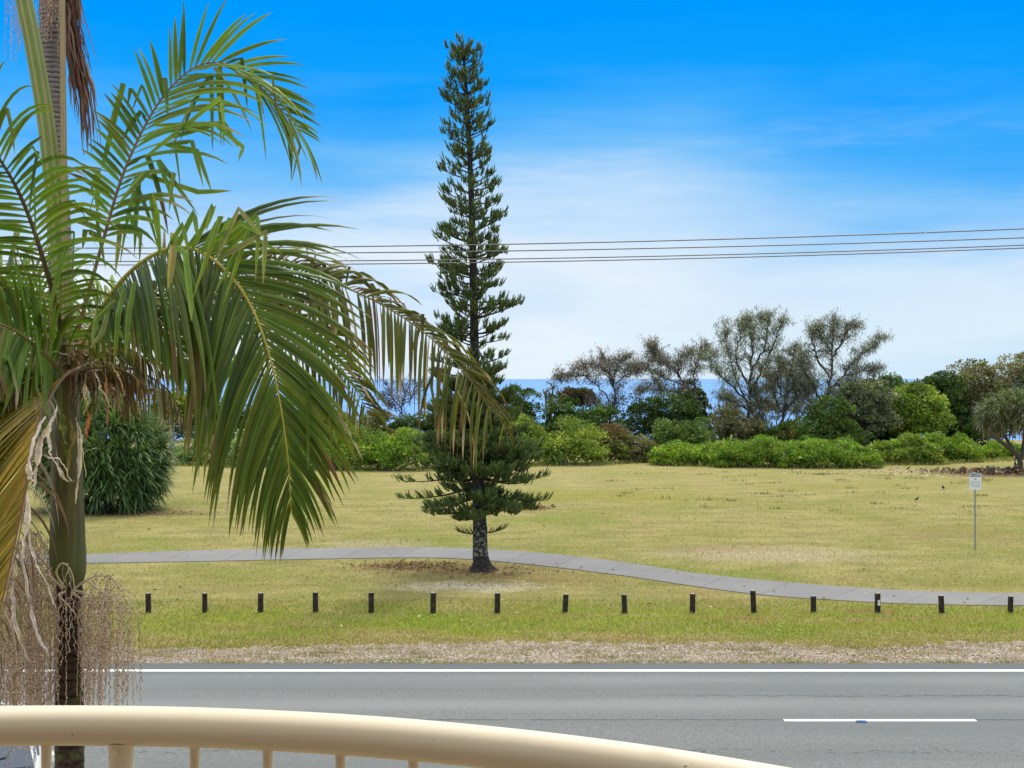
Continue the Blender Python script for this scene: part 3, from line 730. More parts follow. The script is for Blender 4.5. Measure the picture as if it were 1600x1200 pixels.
def shrub(name, label, cat, x0, x1, yt, yb, col, size=.13, dens=1.0, group=None, kind='round', seed=0, trunk=False, up=.3, low=None, wood=WOOD, aspect=.38):
    """a shrub or small tree whose foot stands on the ground line yb of the photograph"""
    rs = np.random.RandomState(seed); g = G((x0 + x1) / 2, yb); d = g[1]; px = d / F
    w = (x1 - x0) / 2 * px; top = CAMZ - (yt - HY) * px
    base = (CAMZ - (low - HY) * px) if low else 0.0
    g[2] = 0
    cz = base + (top - base) * (.42 if not low else .5); rz = top - cz; ry = min(w * .8, 3.2)
    e = empty(name, g, label, cat, group)
    rc = max(.22, min(.22 * min(w, rz * 1.3) + .12, .85))
    area = w * (rz + .4) * 3.1 + ry * w
    n = int(dens * 1.5 * area / (rc * rc)) + 8; n = min(n, 420)
    cc, dd = clumps(rs, np.array([g[0], g[1], cz]), max(.1, w - rc * .7), max(.1, ry - rc * .6), max(.1, rz - rc * .7), n, low=-.9 if low else -.75)
    cc[:, 2] = np.maximum(cc[:, 2], rc * .4 if not low else base)
    if kind == 'round' and not low:     # low and wide at the foot, lumpy above
        ph = rs.rand(3) * 6.28; rel = (cc - np.array([g[0], g[1], top * .3])); a_ = np.arctan2(rel[:, 1], rel[:, 0]); e2_ = np.arctan2(rel[:, 2], np.abs(rel[:, 0]) + .01)
        f_ = 1 + .13 * np.sin(a_ * 3 + ph[0]) + .14 * np.sin(e2_ * 5 * np.sign(rel[:, 0]) + ph[1]) + rs.randn(len(cc)) * .05
        cc = np.array([g[0], g[1], top * .3]) + rel * f_[:, None]; k_ = rs.rand(len(cc)) < .3
        cc[k_, 2] = rs.rand(k_.sum()) * top * .45; cc[k_, 0] = g[0] + (rs.rand(k_.sum()) * 2 - 1) * w * .97; cc[:, 2] = np.clip(cc[:, 2], .15, top - rc * .4)
    if kind == 'hedge':     # flat-topped mass: fill the box between ground and top
        m_ = len(cc); cc[:, 0] = g[0] + (rs.rand(m_) * 2 - 1) * (w - rc * .5); cc[:, 1] = g[1] + rs.rand(m_) ** 1.3 * ry * 1.4
        ph = rs.rand() * 6; hh = (top - rc * .6) * (.80 + .13 * np.sin(cc[:, 0] * 1.3 + ph) + .10 * np.sin(cc[:, 0] * 3.1 + ph * 2) + rs.randn(m_) * .07) ; e_ = 1 - np.abs((cc[:, 0] - g[0]) / w) ** 5
        cc[:, 2] = np.where(rs.rand(m_) < .5, hh, rs.rand(m_) * hh) * np.maximum(.35, e_) * (.8 + .3 * rs.rand(m_))
        cc[:, 2] = np.maximum(cc[:, 2], .2)
        cc[:, 2] *= .55 + .45 * np.clip((cc[:, 1] - g[1]) / .8, 0, 1)
    rad = rc * (.5 + .95 * rs.rand(len(cc)) ** 1.4)
    per = int(max(30, 15.0 * dens * (rc / size) ** 2 * 1.1)); per = min(per, 190)
    mb = MB(); crown(mb, rs, cc, rad, per, size, COLS[col], up=up, spiky=.04, aspect=aspect)
    mb.build('crown', M['leaf'], e)
    mb = MB(); k = rs.choice(len(cc), min(len(cc), 14 if trunk else 8), False)
    if trunk:
        tx = rs.uniform(-.1, .1) * w; r0 = .05 + .03 * top
        mids = [g + [tx * t_, 0, t_ * (cz - .2)] for t_ in (0, .35, .7, 1)]; mids[0][2] = -.1
        tube(mb, mids, [r0 * 1.3, r0, r0 * .85, r0 * .6], 7, wood)
        st = mids[2]
    else: st = g + [0, 0, -.05]
    for q in k:
        m1 = st + (cc[q] - st) * .5 + rs.randn(3) * .12 * rz; tube(mb, [st, m1, cc[q]], [.035 + .012 * top, .03, .012], 5, wood)
    mb.build('trunk' if trunk else 'stems', M['bark'], e)
    return e

# ------------------------------------------------------------------ the row of shrubs and trees at the back of the park
SH = [ # name,label,cat,x0,x1,ytop,ybase,colour,size,dens,kind,trunk,low
 ('shrub', 'pale grey-green low bush in front of the dark thicket, left behind the big frond', 'shrub', 262, 372, 684, 727, 'pale', .11, 1, 'hedge', 0, None),
 ('shrub', 'pale green low bush seen between the frond leaflets, right of the grey-green one', 'shrub', 350, 470, 672, 730, 'pale', .11, 1, 'hedge', 0, None),
 ('shrub', 'fresh green shrub right beside the hanging frond tips, left of the pine', 'shrub', 460, 585, 664, 735, 'bright', .11, 1, 'hedge', 0, None),
 ('shrub', 'bright green rounded shrub low against the left side of the pine crown', 'shrub', 560, 665, 662, 736, 'bright', .11, 1, 'hedge', 0, None),
 ('shrub', 'bright green shrub largely hidden behind the pine trunk', 'shrub', 650, 770, 668, 733, 'bright', .11, 1, 'hedge', 0, None),
 ('shrub', 'bright green shrub directly right of the pine crown', 'shrub', 770, 860, 650, 727, 'lime', .12, 1.1, 'hedge', 0, None),
 ('shrub', 'broad lime green shrub between the pine and the brown-tinged bush', 'shrub', 835, 945, 654, 727, 'lime', .12, 1.1, 'hedge', 0, None),
 ('shrub', 'green and rust-brown tangled shrub left of the lawn inlet', 'shrub', 915, 985, 662, 724, 'brown', .11, 1.1, 'hedge', 0, None),
 ('shrub', 'thin yellowish scrub with dry twigs at the end of the lawn inlet', 'shrub', 965, 1030, 682, 722, 'olive', .10, .8, 'round', 0, None),
 ('shrub', 'bright low hedge-like shrub, left end of the long bright row', 'shrub', 1022, 1135, 690, 728, 'bright', .11, 1.1, 'hedge', 0, None),
 ('shrub', 'bright green low shrub in the middle of the long row under the tallest she-oak', 'shrub', 1115, 1235, 682, 731, 'bright', .11, 1.1, 'hedge', 0, None),
 ('shrub', 'bright green low shrub of the long row that bulges furthest onto the lawn', 'shrub', 1215, 1380, 688, 732, 'bright', .11, 1.1, 'hedge', 0, None),
 ('shrub', 'yellow-green low shrub at the right step of the long bright row', 'shrub', 1365, 1475, 682, 726, 'lime', .12, 1.1, 'hedge', 0, None),
 ('shrub', 'bright green shrub tucked left of the right-hand pandanus', 'shrub', 1440, 1535, 678, 722, 'bright', .12, 1.1, 'hedge', 0, None),
 ('shrub', 'low green shrub behind the trunk of the right-hand pandanus', 'shrub', 1520, 1640, 696, 718, 'bright', .12, 1.1, 'hedge', 0, None),
 # second row
 ('shrub', 'olive bush with a reddish tinge under the brown frond tips', 'shrub', 545, 625, 640, 712, 'olive', .13, 1, 'round', 0, None),
 ('shrub', 'dark round-leaved bush against the sea left of the pine', 'shrub', 600, 700, 644, 708, 'dark', .14, 1, 'round', 0, None),
 ('shrub', 'dark green bush seen behind the middle of the pine', 'shrub', 680, 780, 632, 708, 'mid', .14, 1, 'round', 0, None),
 ('small_tree', 'dark green rounded tree directly right of the pine, crown touching the sea line', 'tree', 755, 864, 600, 706, 'dark', .15, 1, 'round', 1, None),
 ('shrub', 'deep green bush under the sea line right of the dark tree', 'shrub', 838, 918, 620, 704, 'mid', .14, 1, 'round', 0, None),
 ('shrub', 'mid green glossy bush at the foot of the leaning she-oak', 'shrub', 878, 987, 634, 704, 'mid', .14, 1, 'round', 0, None),
 ('small_tree', 'large dark dome-shaped tree left of the tallest she-oak', 'tree', 964, 1094, 604, 702, 'dark', .15, 1.05, 'round', 1, None),
 ('small_tree', 'very dark compact tree crown tucked against the right of the dome tree', 'tree', 1050, 1114, 598, 698, 'dark', .13, 1.05, 'round', 1, None),
 ('shrub', 'soft mid green bush in front of the dome-shaped tree', 'shrub', 1015, 1108, 648, 712, 'mid', .11, 1.05, 'round', 0, None),
 ('shrub', 'dull olive bush at the foot of the tallest she-oak', 'shrub', 1098, 1190, 632, 704, 'olive', .12, 1, 'round', 0, None),
 ('shrub', 'mid green low bush between the two tall she-oak trunks', 'shrub', 1165, 1262, 660, 704, 'mid', .12, 1, 'round', 0, None),
 ('shrub', 'mid green bush left of the tall round trees on the right', 'shrub', 1245, 1345, 620, 708, 'mid', .14, 1, 'round', 0, None),
 ('small_tree', 'grey-green tree at the left of the round group on the right', 'tree', 1300, 1404, 584, 706, 'grey', .14, 1, 'round', 1, 700),
 ('small_tree', 'dark green tree whose crown tops the round group in the middle', 'tree', 1335, 1452, 580, 700, 'mid', .14, 1, 'round', 1, 694),
 ('small_tree', 'fresh green round tree, brightest of the group on the right', 'tree', 1382, 1490, 594, 704, 'lime', .15, 1.05, 'round', 1, 702),
 ('small_tree', 'dark compact tree between the bright tree and the grey-olive one', 'tree', 1430, 1516, 577, 700, 'dark', .14, 1.05, 'round', 1, 690),
 ('banksia_tree', 'big grey-olive wind-clipped tree rising behind the bright tree', 'tree', 1458, 1582, 558, 698, 'olive', .15, 1.05, 'round', 1, 695),
 ('banksia_tree', 'big grey-olive tree above the right-hand pandanus at the photo edge', 'tree', 1525, 1700, 545, 698, 'olive', .15, 1.05, 'round', 1, 700),
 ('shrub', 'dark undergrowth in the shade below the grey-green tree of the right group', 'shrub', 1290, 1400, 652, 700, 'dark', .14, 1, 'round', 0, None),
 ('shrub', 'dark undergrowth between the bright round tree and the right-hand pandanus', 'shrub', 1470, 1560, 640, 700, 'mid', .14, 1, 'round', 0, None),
 ('shrub', 'rusty brown and green bush at the foot of the right-hand she-oak', 'shrub', 1225, 1310, 650, 706, 'brown', .13, 1, 'round', 0, None),
 # far left thicket
 ('small_tree', 'bright leaved little tree with a pale grey trunk beside the left pandanus', 'tree', 232, 306, 606, 700, 'lime', .15, .75, 'round', 1, 668),
 ('shrub', 'dark green thicket behind the pale-trunked little tree', 'shrub', 205, 330, 600, 690, 'dark', .15, 1, 'round', 0, None),
 ('shrub', 'dark thicket bush behind the left part of the big frond', 'shrub', 305, 400, 610, 700, 'dark', .15, 1, 'round', 0, None),
 ('shrub', 'dark thicket bush behind the middle of the big frond', 'shrub', 385, 485, 618, 702, 'mid', .15, 1, 'round', 0, None),
 ('shrub', 'olive thicket bush behind the right edge of the big frond', 'shrub', 465, 560, 628, 706, 'olive', .14, 1, 'round', 0, None),
 ('shrub', 'dark thicket bush far left behind the palm crown', 'shrub', 60, 225, 590, 690, 'dark', .16, .9, 'round', 0, None),
 ('shrub', 'dark thicket bush at the left photo edge behind the dying frond', 'shrub', -90, 75, 600, 690, 'mid', .16, .9, 'round', 0, None),
]
for k, s in enumerate(SH):
    nm, lab, cat, x0, x1, yt, yb, col, size, dens, kind, trunk, low = s
    shrub(nm, lab, cat, x0, x1, yt, yb, col, size, dens, 'shrubs and trees along the back of the park', kind, 100 + k, bool(trunk), .55 if kind == 'hedge' else .3, low,
          (.3, .29, .25) if 'pale grey trunk' in lab else WOOD, .3 if kind == 'hedge' else .4)

# ------------------------------------------------------------------ she-oaks
def sheoak(label, base, d, limbs, leaf=(.12, .115, .075), seed=0, tuft=1.0, r0=.16, group='she-oaks against the sea', name='she_oak'):
    """limbs: list of paths in photograph pixels at depth d; twigs and drooping tufts grow along them"""
    rs = np.random.RandomState(seed); g = np.array([(base[0] - CX) / F * d, d, 0.0]); px = d / F
    e = empty(name, g, label, 'tree', group); mw = MB(); ml = MB()
    bark = (.085, .07, .06)
    tips = []
    for li, path in enumerate(limbs):
        dep = rs.uniform(-1.2, 1.2); n = len(path)
        c = [P(x, y, d + dep * (i / max(1, n - 1))) for i, (x, y) in enumerate(path)]
        s = spline(c, 5 * n); s[1:] += rs.randn(len(s) - 1, 3) * .05
        rr = np.linspace(r0 * .8 if li == 0 else r0 * .45, .02, len(s)); tube(mw, s, rr, 6, bark)
        for i in range(int(len(s) * .25), len(s)):
            for q in range(3 if i < len(s) * .8 else 4):
                L = rs.uniform(.5, 1.7) * (1.1 - .4 * i / len(s)); dr = nrm(rs.randn(3) * [1, .8, .5] + [0, 0, .45] + (s[i] - s[i - 1]) * 2)
                t1 = s[i] + dr * L * .5 + rs.randn(3) * .08; t2 = s[i] + dr * L + [0, 0, rs.uniform(-.25, .15)]
                tube(mw, [s[i], t1, t2], [rr[i] * .45 + .008, .014, .007], 4, bark, caps=False)
                for w in np.linspace(.3, 1, 5): tips.append(s[i] * (1 - w) ** 2 + 2 * t1 * w * (1 - w) + t2 * w * w)
                if rs.rand() < .6:
                    b2 = t1 + nrm(rs.randn(3)) * L * .5; tube(mw, [t1, b2], [.011, .006], 4, bark, caps=False); tips += [b2, (t1 + b2) / 2]
    tips = np.array(tips); tips = tips[rs.rand(len(tips)) < .8 * tuft]
    m = 9; N = len(tips) * m; base_ = np.repeat(tips, m, 0) + rs.randn(N, 3) * .13
    dr = nrm(rs.randn(N, 3) * [.6, .6, .4] + [0, 0, -.3]); L = rs.uniform(.08, .26, N); s = np.linspace(0, 1, 3)
    Pn = base_[:, None] + dr[:, None] * (L[:, None] * s)[..., None]; Pn[..., 2] -= .35 * (L[:, None] * s ** 2)
    th = rs.rand(N) * 6.28; Wd = np.repeat(np.stack([np.cos(th), np.sin(th), 0 * th], 1)[:, None], 3, 1)
    col = np.array(leaf) * np.array([2.15, 2.35, 2.35]) * (.45 + 1.1 * np.repeat(rs.rand(len(tips)), m))[:, None] * (.85 + .3 * rs.rand(N))[:, None]
    ribbons(ml, Pn, Wd, .028 * (1 - .8 * s)[None] * np.ones((N, 1)), np.repeat(col[:, None], 3, 1))
    mw.build('trunk', M['bark'], e); ml.build('crown', M['needle'], e)
sheoak('thin leaning she-oak with an open crown against the sea, leftmost of them', (953, 690), 98, [[(953, 690), (952, 650), (962, 625), (958, 592), (968, 566), (976, 558)], [(953, 655), (938, 642), (928, 625)], [(958, 632), (935, 605), (910, 588), (885, 588), (872, 594)], [(960, 610), (945, 580), (925, 570), (905, 578)], [(962, 600), (985, 582), (998, 578)], [(957, 600), (950, 570), (940, 560)]], (.10, .085, .07), 1, .8, .12)
sheoak('wide low she-oak with a bare twig sticking up, right of the leftmost one', (1120, 700), 100, [[(1120, 700), (1105, 650), (1080, 610), (1050, 575), (1032, 560), (1020, 540)], [(1075, 605), (1040, 590), (1010, 575), (992, 572)], [(1085, 615), (1085, 580), (1095, 555), (1100, 545)], [(1060, 590), (1062, 565), (1075, 550)], [(1040, 585), (1020, 598), (1002, 612)], [(1070, 610), (1050, 612), (1025, 608)], [(1030, 570), (1022, 558), (1018, 541)]], (.115, .10, .075), 2, .95, .14)
sheoak('tallest she-oak, open grey-green crown right of the dome-shaped tree', (1168, 700), 97, [[(1168, 700), (1170, 650), (1172, 600), (1175, 550), (1172, 520), (1168, 498)], [(1171, 640), (1150, 590), (1138, 550), (1132, 515)], [(1172, 610), (1195, 570), (1212, 530), (1222, 500)], [(1168, 600), (1150, 560), (1158, 520), (1160, 504)], [(1174, 580), (1195, 540), (1200, 500), (1193, 500)], [(1170, 630), (1140, 600), (1115, 575), (1108, 555)], [(1172, 620), (1200, 600), (1220, 575)], [(1168, 640), (1140, 625), (1125, 618)], [(1172, 645), (1195, 630), (1210, 640)]], (.125, .125, .08), 3, 1.0, .2)
sheoak('forked she-oak with dark drooping foliage between the two tall crowns', (1226, 690), 96, [[(1226, 690), (1222, 660), (1228, 625), (1232, 590), (1240, 560), (1243, 545)], [(1225, 650), (1205, 610), (1200, 570)], [(1229, 620), (1250, 590), (1262, 570)], [(1210, 690), (1195, 660), (1185, 640), (1180, 610)], [(1228, 630), (1215, 595), (1222, 560)], [(1226, 640), (1245, 620), (1255, 600)]], (.11, .105, .07), 4, 1.0, .16)
sheoak('she-oak with long crooked limbs reaching right, rightmost tall one', (1240, 705), 95, [[(1240, 705), (1262, 665), (1285, 635), (1298, 590), (1300, 545), (1302, 518), (1302, 502)], [(1290, 620), (1318, 585), (1340, 560), (1362, 545), (1378, 528)], [(1299, 560), (1315, 535), (1325, 515), (1338, 505)], [(1296, 590), (1275, 555), (1270, 525), (1280, 510)], [(1285, 635), (1270, 600), (1255, 575), (1250, 555)], [(1320, 690), (1312, 650), (1318, 620), (1330, 590), (1350, 580), (1372, 578)], [(1300, 550), (1285, 530), (1275, 510)], [(1305, 600), (1325, 605), (1345, 595)], [(1275, 650), (1262, 620), (1260, 600)]], (.12, .12, .085), 5, .85, .2)
sheoak('low spreading she-oak thicket whose grey-green foliage fills the space under the two tall crowns', (1205, 700), 101, [[(1205, 700), (1190, 665), (1165, 635), (1140, 620)], [(1205, 690), (1215, 650), (1210, 615), (1200, 590)], [(1210, 680), (1240, 645), (1262, 615), (1270, 590)], [(1215, 670), (1250, 650), (1285, 630), (1310, 610)], [(1195, 670), (1160, 660), (1130, 645)], [(1240, 645), (1240, 600), (1225, 575)], [(1262, 640), (1300, 650), (1330, 625)]], (.115, .115, .08), 7, 1.0, .12)
sheoak('small bare blackish tree against the sea left of the pine crown', (628, 690), 96, [[(628, 690), (627, 640), (632, 615), (628, 598)], [(628, 640), (612, 620), (604, 600)], [(629, 635), (645, 618), (655, 600)], [(627, 645), (610, 635), (598, 622)]], (.07, .06, .055), 6, .22, .07, group=None, name='bare_tree')
# tiny pandanus on the skyline by the pine, and dry bush under the leaning she-oak
shrub('shrub', 'brown-leaved dry bush under the leaning she-oak on the skyline', 'shrub', 870, 932, 604, 700, 'dkbrown', .13, 1, 'shrubs and trees along the back of the park', 'round', 190, False, .3, 645)

# ------------------------------------------------------------------ pandanus
def rosette(mb, rs, c, ax, n, L, w, col, droop=1.0, k=5):
    d = nrm(rdir(rs, n) * 1.0 + np.array(ax) * .75); th = None
    L = L * (.65 + .5 * rs.rand(n)); s = np.linspace(0, 1, k)
    Pn = np.zeros((n, k, 3)); Pn[:, 0] = c; v = d.copy()
    for i in range(1, k):
        Pn[:, i] = Pn[:, i - 1] + v * (L / (k - 1))[:, None]
        v = nrm(v + np.array([0, 0, -1]) * droop * (.25 + .35 * i / k))
    Wd = nrm(np.cross(d, rdir(rs, n) * .3 + [0, 0, 1])); Wd = np.repeat(Wd[:, None], k, 1)
    W = w * np.array([.8, 1, .9, .6, .08][:k])[None] * np.ones((n, 1))
    c_ = np.asarray(col)[rs.randint(len(col), size=n)] * (.7 + .6 * rs.rand(n))[:, None]
    ribbons(mb, Pn, Wd, W, np.repeat(c_[:, None], k, 1))
PG = [(.13, .22, .06), (.085, .17, .055), (.12, .21, .06), (.06, .12, .035), (.16, .25, .085), (.22, .30, .13)]
PD = [(.32, .25, .15), (.22, .15, .08), (.42, .36, .25)]
rs = np.random.RandomState(61); g = G(150, 803)
e = empty('pandanus', g, 'big dense blue-green pandanus clump behind the palm trunk on the left', 'pandanus')
mb = MB(); px_ = g[1] / F; w = 120 * px_; top = CAMZ - (612 - HY) * px_
cc, dd = clumps(rs, g + [-.25, 1.6, top * .40], w - .55, 2.3, top * .60 - .5, 460, low=-.75, fill=.12)
cc[:, 2] = np.maximum(cc[:, 2], .35)
for c, d in zip(cc, dd): rosette(mb, rs, c, d + [0, 0, .45], 22, 1.0, .03, PG, .5)
mb.build('crown', M['leaf'], e)
mb = MB()
for q in range(14):
    c = cc[rs.randint(len(cc))]; b0 = g + [rs.uniform(-1.6, 1.6), 1 + rs.uniform(-.8, .8), -.1]
    tube(mb, [b0, (b0 + c) / 2 + rs.randn(3) * .2, c], [.09, .07, .05], 6, (.12, .09, .06))
mb.build('trunk', M['bark'], e)
rs = np.random.RandomState(62); g = G(1592, 737)
e = empty('pandanus', g, 'stout pandanus with hanging dry leaves by the right photo edge', 'pandanus')
mb = MB(); mt = MB(); px_ = g[1] / F
def pp(x, y, dy=0): return P(x, y, g[1] + dy)
limbs = [[(1592, 740), (1594, 722), (1585, 706), (1566, 692), (1552, 680), (1545, 670)], [(1594, 722), (1598, 700), (1600, 670), (1590, 640)], [(1585, 706), (1570, 680), (1565, 650), (1568, 628)], [(1598, 700), (1620, 670), (1640, 640)], [(1600, 680), (1605, 640), (1600, 615)]]
for li, l in enumerate(limbs): tube(mt, spline([pp(x, y, (li - 2) * .5 * i / len(l)) for i, (x, y) in enumerate(l)], 12), np.linspace(.16 if li == 0 else .11, .07, 12), 7, (.13, .10, .08))
for q in range(5): tube(mt, [pp(1592 + rs.uniform(-6, 6), 722), pp(1592 + rs.uniform(-22, 16), 738, rs.uniform(-.5, .5))], [.04, .03], 5, (.13, .10, .08))
tube(mt, [pp(1590, 700), pp(1583, 736)], [.03, .025], 5, (.13, .1, .08))
cc, dd = clumps(rs, pp(1603, 652) + [0, .6, 0], 78 * px_ - .6, 2.0, 48 * px_ - .4, 150, low=-.5, fill=.15)
for c, d in zip(cc, dd):
    rosette(mb, rs, c, d + [0, 0, .5], 24, .85, .03, [(.11, .16, .05), (.14, .19, .07), (.08, .12, .035), (.19, .22, .11)], .9)
    if rs.rand() < .55 or c[2] < 3.0: rosette(mb, rs, c - [0, 0, .15], (0, 0, -1.6), 12, .8, .026, PD, 1.2)
mb.build('crown', M['leaf'], e); mt.build('trunk', M['bark'], e)
# small tufted one on the skyline
rs = np.random.RandomState(63); g = np.array([(858 - CX) / F * 98, 98, 0.0])
e = empty('pandanus', g, 'little tufted pandanus head poking above the bushes right of the pine', 'pandanus')
mb = MB(); mt = MB()
for (x, y) in ((852, 618), (864, 608), (874, 618), (860, 622)):
    c = P(x, y, 98); rosette(mb, rs, c, (0, 0, .6), 34, .9, .045, [(.09, .13, .04), (.07, .10, .03), (.3, .2, .06)], 1.0); tube(mt, [g, (g + c) / 2, c], [.1, .08, .06], 5, (.12, .1, .08))
mb.build('crown', M['leaf'], e); mt.build('trunk', M['bark'], e)

# ------------------------------------------------------------------ Norfolk pine
def pine():
    rs = np.random.RandomState(77); g = G(753, 892); D = g[1]; px = D / F
    e = empty('norfolk_pine', g, 'tall narrow Norfolk pine standing alone by the footpath', 'tree')
    ys = [900, 892, 884, 874, 860, 830, 790, 700, 600, 500, 400, 300, 200, 120, 66]; xs_ = [754, 754, 753, 752, 751, 750, 748, 746, 743, 741, 739, 736, 732, 727, 722]
    wd = [54, 44, 32, 26, 23.5, 22.5, 20, 17, 15, 13, 11.5, 9, 7, 4.5, 2]
    c = np.array([P(x, y, D) for x, y in zip(xs_, ys)]); c[0][2] = -.1
    s = spline(c, 90); yy = np.interp(np.linspace(0, 1, 90), np.linspace(0, 1, len(ys)), ys)
    rr = np.interp(-yy, -np.array(ys), np.array(wd) / 2 * px)
    mb = MB(); sides = 18; th = np.arange(sides) * 2 * np.pi / sides
    V = []
    for i in range(90):
        lo = max(0, (yy[i] - 872) / 22); f = 1 + lo * .28 * np.sin(th * 5 + .6) + .05 * np.sin(th * 3 + i * .2) + rs.randn(sides) * .025
        V.append(s[i] + np.stack([np.cos(th) * rr[i] * f, np.sin(th) * rr[i] * f, 0 * th], 1))
    V = np.array(V).reshape(-1, 3); i = np.arange(89)[:, None] * sides; j = np.arange(sides)[None]; k = (j + 1) % sides
    lich = np.repeat(np.clip((yy - 700) / 150, 0, 1), sides)
    mb.add(V, np.stack([i + j, i + k, i + sides + k, i + sides + j], -1).reshape(-1, 4), np.stack([lich, lich * 0, (np.repeat(yy, sides) > 866) * 1.0], 1))
    m, t, b = new_mat('pine bark'); p = pos(t)
    at = t.n('ShaderNodeSeparateColor', ins={0: t.n('ShaderNodeAttribute', attribute_name='tint').outputs[0]})
    n1 = t.noise(t.scl(p, (1, 1, 1.6)), 9, 6, .7)
    cc_ = t.mix(t.sst(n1, .35, .65), (.010, .008, .007), (.055, .043, .036))
    li = t.math('MULTIPLY', t.math('MULTIPLY', t.sst(t.noise(p, 11, 5, .65), .5, .57), at.outputs[0]), t.math('SUBTRACT', 1.0, at.outputs[2]))
    cc_ = t.mix(t.math('MULTIPLY', li, .9), cc_, (.24, .25, .19))
    t.L.new(cc_, b.inputs['Base Color']); b.inputs['Roughness'].default_value = .95; bump(t, b, n1, .8, .03)
    mb.build('trunk', m, e, True)
    # outline half widths (left, right) measured in photograph pixels
    oy = [66, 80, 100, 120, 150, 190, 230, 270, 310, 350, 380, 420, 450, 480, 520, 560, 600, 640, 680, 720, 745, 775, 790, 832]
    ol = [6, 14, 24, 30, 36, 40, 44, 45, 46, 48, 62, 66, 66, 60, 62, 66, 70, 78, 88, 100, 118, 108, 85, 34]
    orr = [6, 14, 25, 26, 30, 34, 36, 38, 44, 48, 54, 52, 50, 62, 68, 56, 60, 70, 88, 100, 108, 100, 60, 34]
    mw = MB(); cords = []   # start, direction, length, size
    y = 88.0
    while y < 800:
        k = (y - 74) / 726.0; step = 8 + 9 * k + rs.rand() * 7 - (4 if 575 < y < 700 else 0) - (3 if y >= 700 else 0)
        nb = rs.randint(5, 8) if y < 575 else (8 if y < 745 else 5)
        a0 = rs.rand() * 6.28; zc = np.interp(-y, -yy[::-1] * 1.0, range(90)) if False else None
        idx = int(np.argmin(np.abs(yy - y))); st0 = s[idx]
        asc = np.interp(y, [70, 160, 400, 600, 700, 780], [.75, .45, .34, .2, .05, -.22])
        for q in range(nb):
            a = a0 + q * 6.28 / nb + rs.randn() * .2; ca, sa = math.cos(a), math.sin(a)
            R_ = np.interp(y, oy, orr if ca > 0 else ol) * px * (rs.uniform(.6, 1.02) if y < 600 else rs.uniform(.62, 1.1)) * (.78 + .3 * abs(ca))
            if y > 700 and rs.rand() < .12: continue
            if rs.rand() < .07: R_ *= 1.18
            if rs.rand() < .12: R_ *= .7
            R_ = max(R_, .12)
            h = R_ * (asc + rs.randn() * .10)
            sag = np.interp(y, [70, 400, 700, 800], [-.05, -.12, -.18, -.12]) * R_ * rs.uniform(.2, 1.6)
            st = st0 + [0, 0, rs.randn() * .10]
            ends = st + np.array([ca * R_, sa * R_, h])
            mid = st + np.array([ca * R_ * .5, sa * R_ * .5, h * .5 + sag])
            tt = np.linspace(0, 1, 9)[:, None]; bz = st * (1 - tt) ** 2 + 2 * mid * tt * (1 - tt) + ends * tt * tt
            tube(mw, bz, np.linspace(.012 + R_ * .016, .008, 9), 4, (.05, .036, .028), caps=False)
            side = np.array([-sa, ca, 0.0]); along = nrm(bz[-1] - mid)
            def at_(w_): return bz[0] * (1 - w_) ** 2 + 2 * mid * w_ * (1 - w_) + bz[-1] * w_ * w_
            npom = max(2, int(1.3 + R_ * 3.0)) if y < 575 else int(4 + R_ * 4.2)
            for w_ in np.linspace(.52 if y < 575 else .18, 1, npom):
                if rs.rand() < .12 and w_ < .95: continue
                w_ = min(1, max(.1, w_ + rs.randn() * .05)); p0 = at_(w_)
                for sgn in ((-1, 1) if (R_ > .7 and w_ < .95) else (0,)):
                    o_ = side * sgn * (.07 + .2 * R_ * (1.1 - w_)) * rs.uniform(.4, 1.3) + along * .04
                    p1 = p0 + o_ + [0, 0, abs(sgn) * .04]
                    if sgn: tube(mw, [p0 - along * .08, p1], [.008, .005], 3, (.07, .05, .04), caps=False)
                    m_ = rs.randint(5, 9) if y < 600 else rs.randint(6, 11)
                    for q2 in range(m_):
                        dr = nrm(along * .75 + side * (sgn * .5 + rs.randn() * .65) + np.array([0, 0, .5]) + rs.randn(3) * .3)
                        cords.append((p1 - dr * .03 + rs.randn(3) * .035, dr, rs.uniform(.09, .20) * (1.0 if y < 650 else 1.2)))
            if y > 575:
                for w_ in np.linspace(.08, .9, int(3 + R_ * 3)):
                    for sgn in (-1, 1):
                        if rs.rand() < .55: continue
                        cords.append((at_(w_), nrm(along * .7 + side * sgn * .7 + [0, 0, .3] + rs.randn(3) * .25), rs.uniform(.15, .32)))
        y += step
    for (ys0, ex, ey, dy_) in ((735, 630, 752, -.3), (758, 629, 779, .2), (790, 668, 802, .3), (722, 640, 728, .5), (748, 850, 745, .4), (765, 852, 782, -.3), (775, 800, 795, -.5), (705, 650, 695, -.2), (700, 842, 700, .1), (728, 835, 722, -.6)):
        a = P(749, ys0, D); b_ = P(ex, ey, D + dy_); mid = (a + b_) / 2 - [0, 0, .22]; tt = np.linspace(0, 1, 9)[:, None]
        bz = a * (1 - tt) ** 2 + 2 * mid * tt * (1 - tt) + b_ * tt * tt; tube(mw, bz, np.linspace(.035, .008, 9), 5, (.05, .036, .028), caps=False)
        al = nrm(b_ - a)
        for w_ in np.linspace(.32, 1, 8):
            if rs.rand() < .15 and w_ < .9: continue
            for q in range(rs.randint(7, 12)):
                p0 = bz[min(8, int(w_ * 8))] + al * rs.randn() * .05 + np.array([0, rs.randn() * .09, abs(rs.randn()) * .03])
                cords.append((p0, nrm(al * .7 + np.array([0, rs.randn() * .6, .55]) + rs.randn(3) * .25), rs.uniform(.12, .26)))
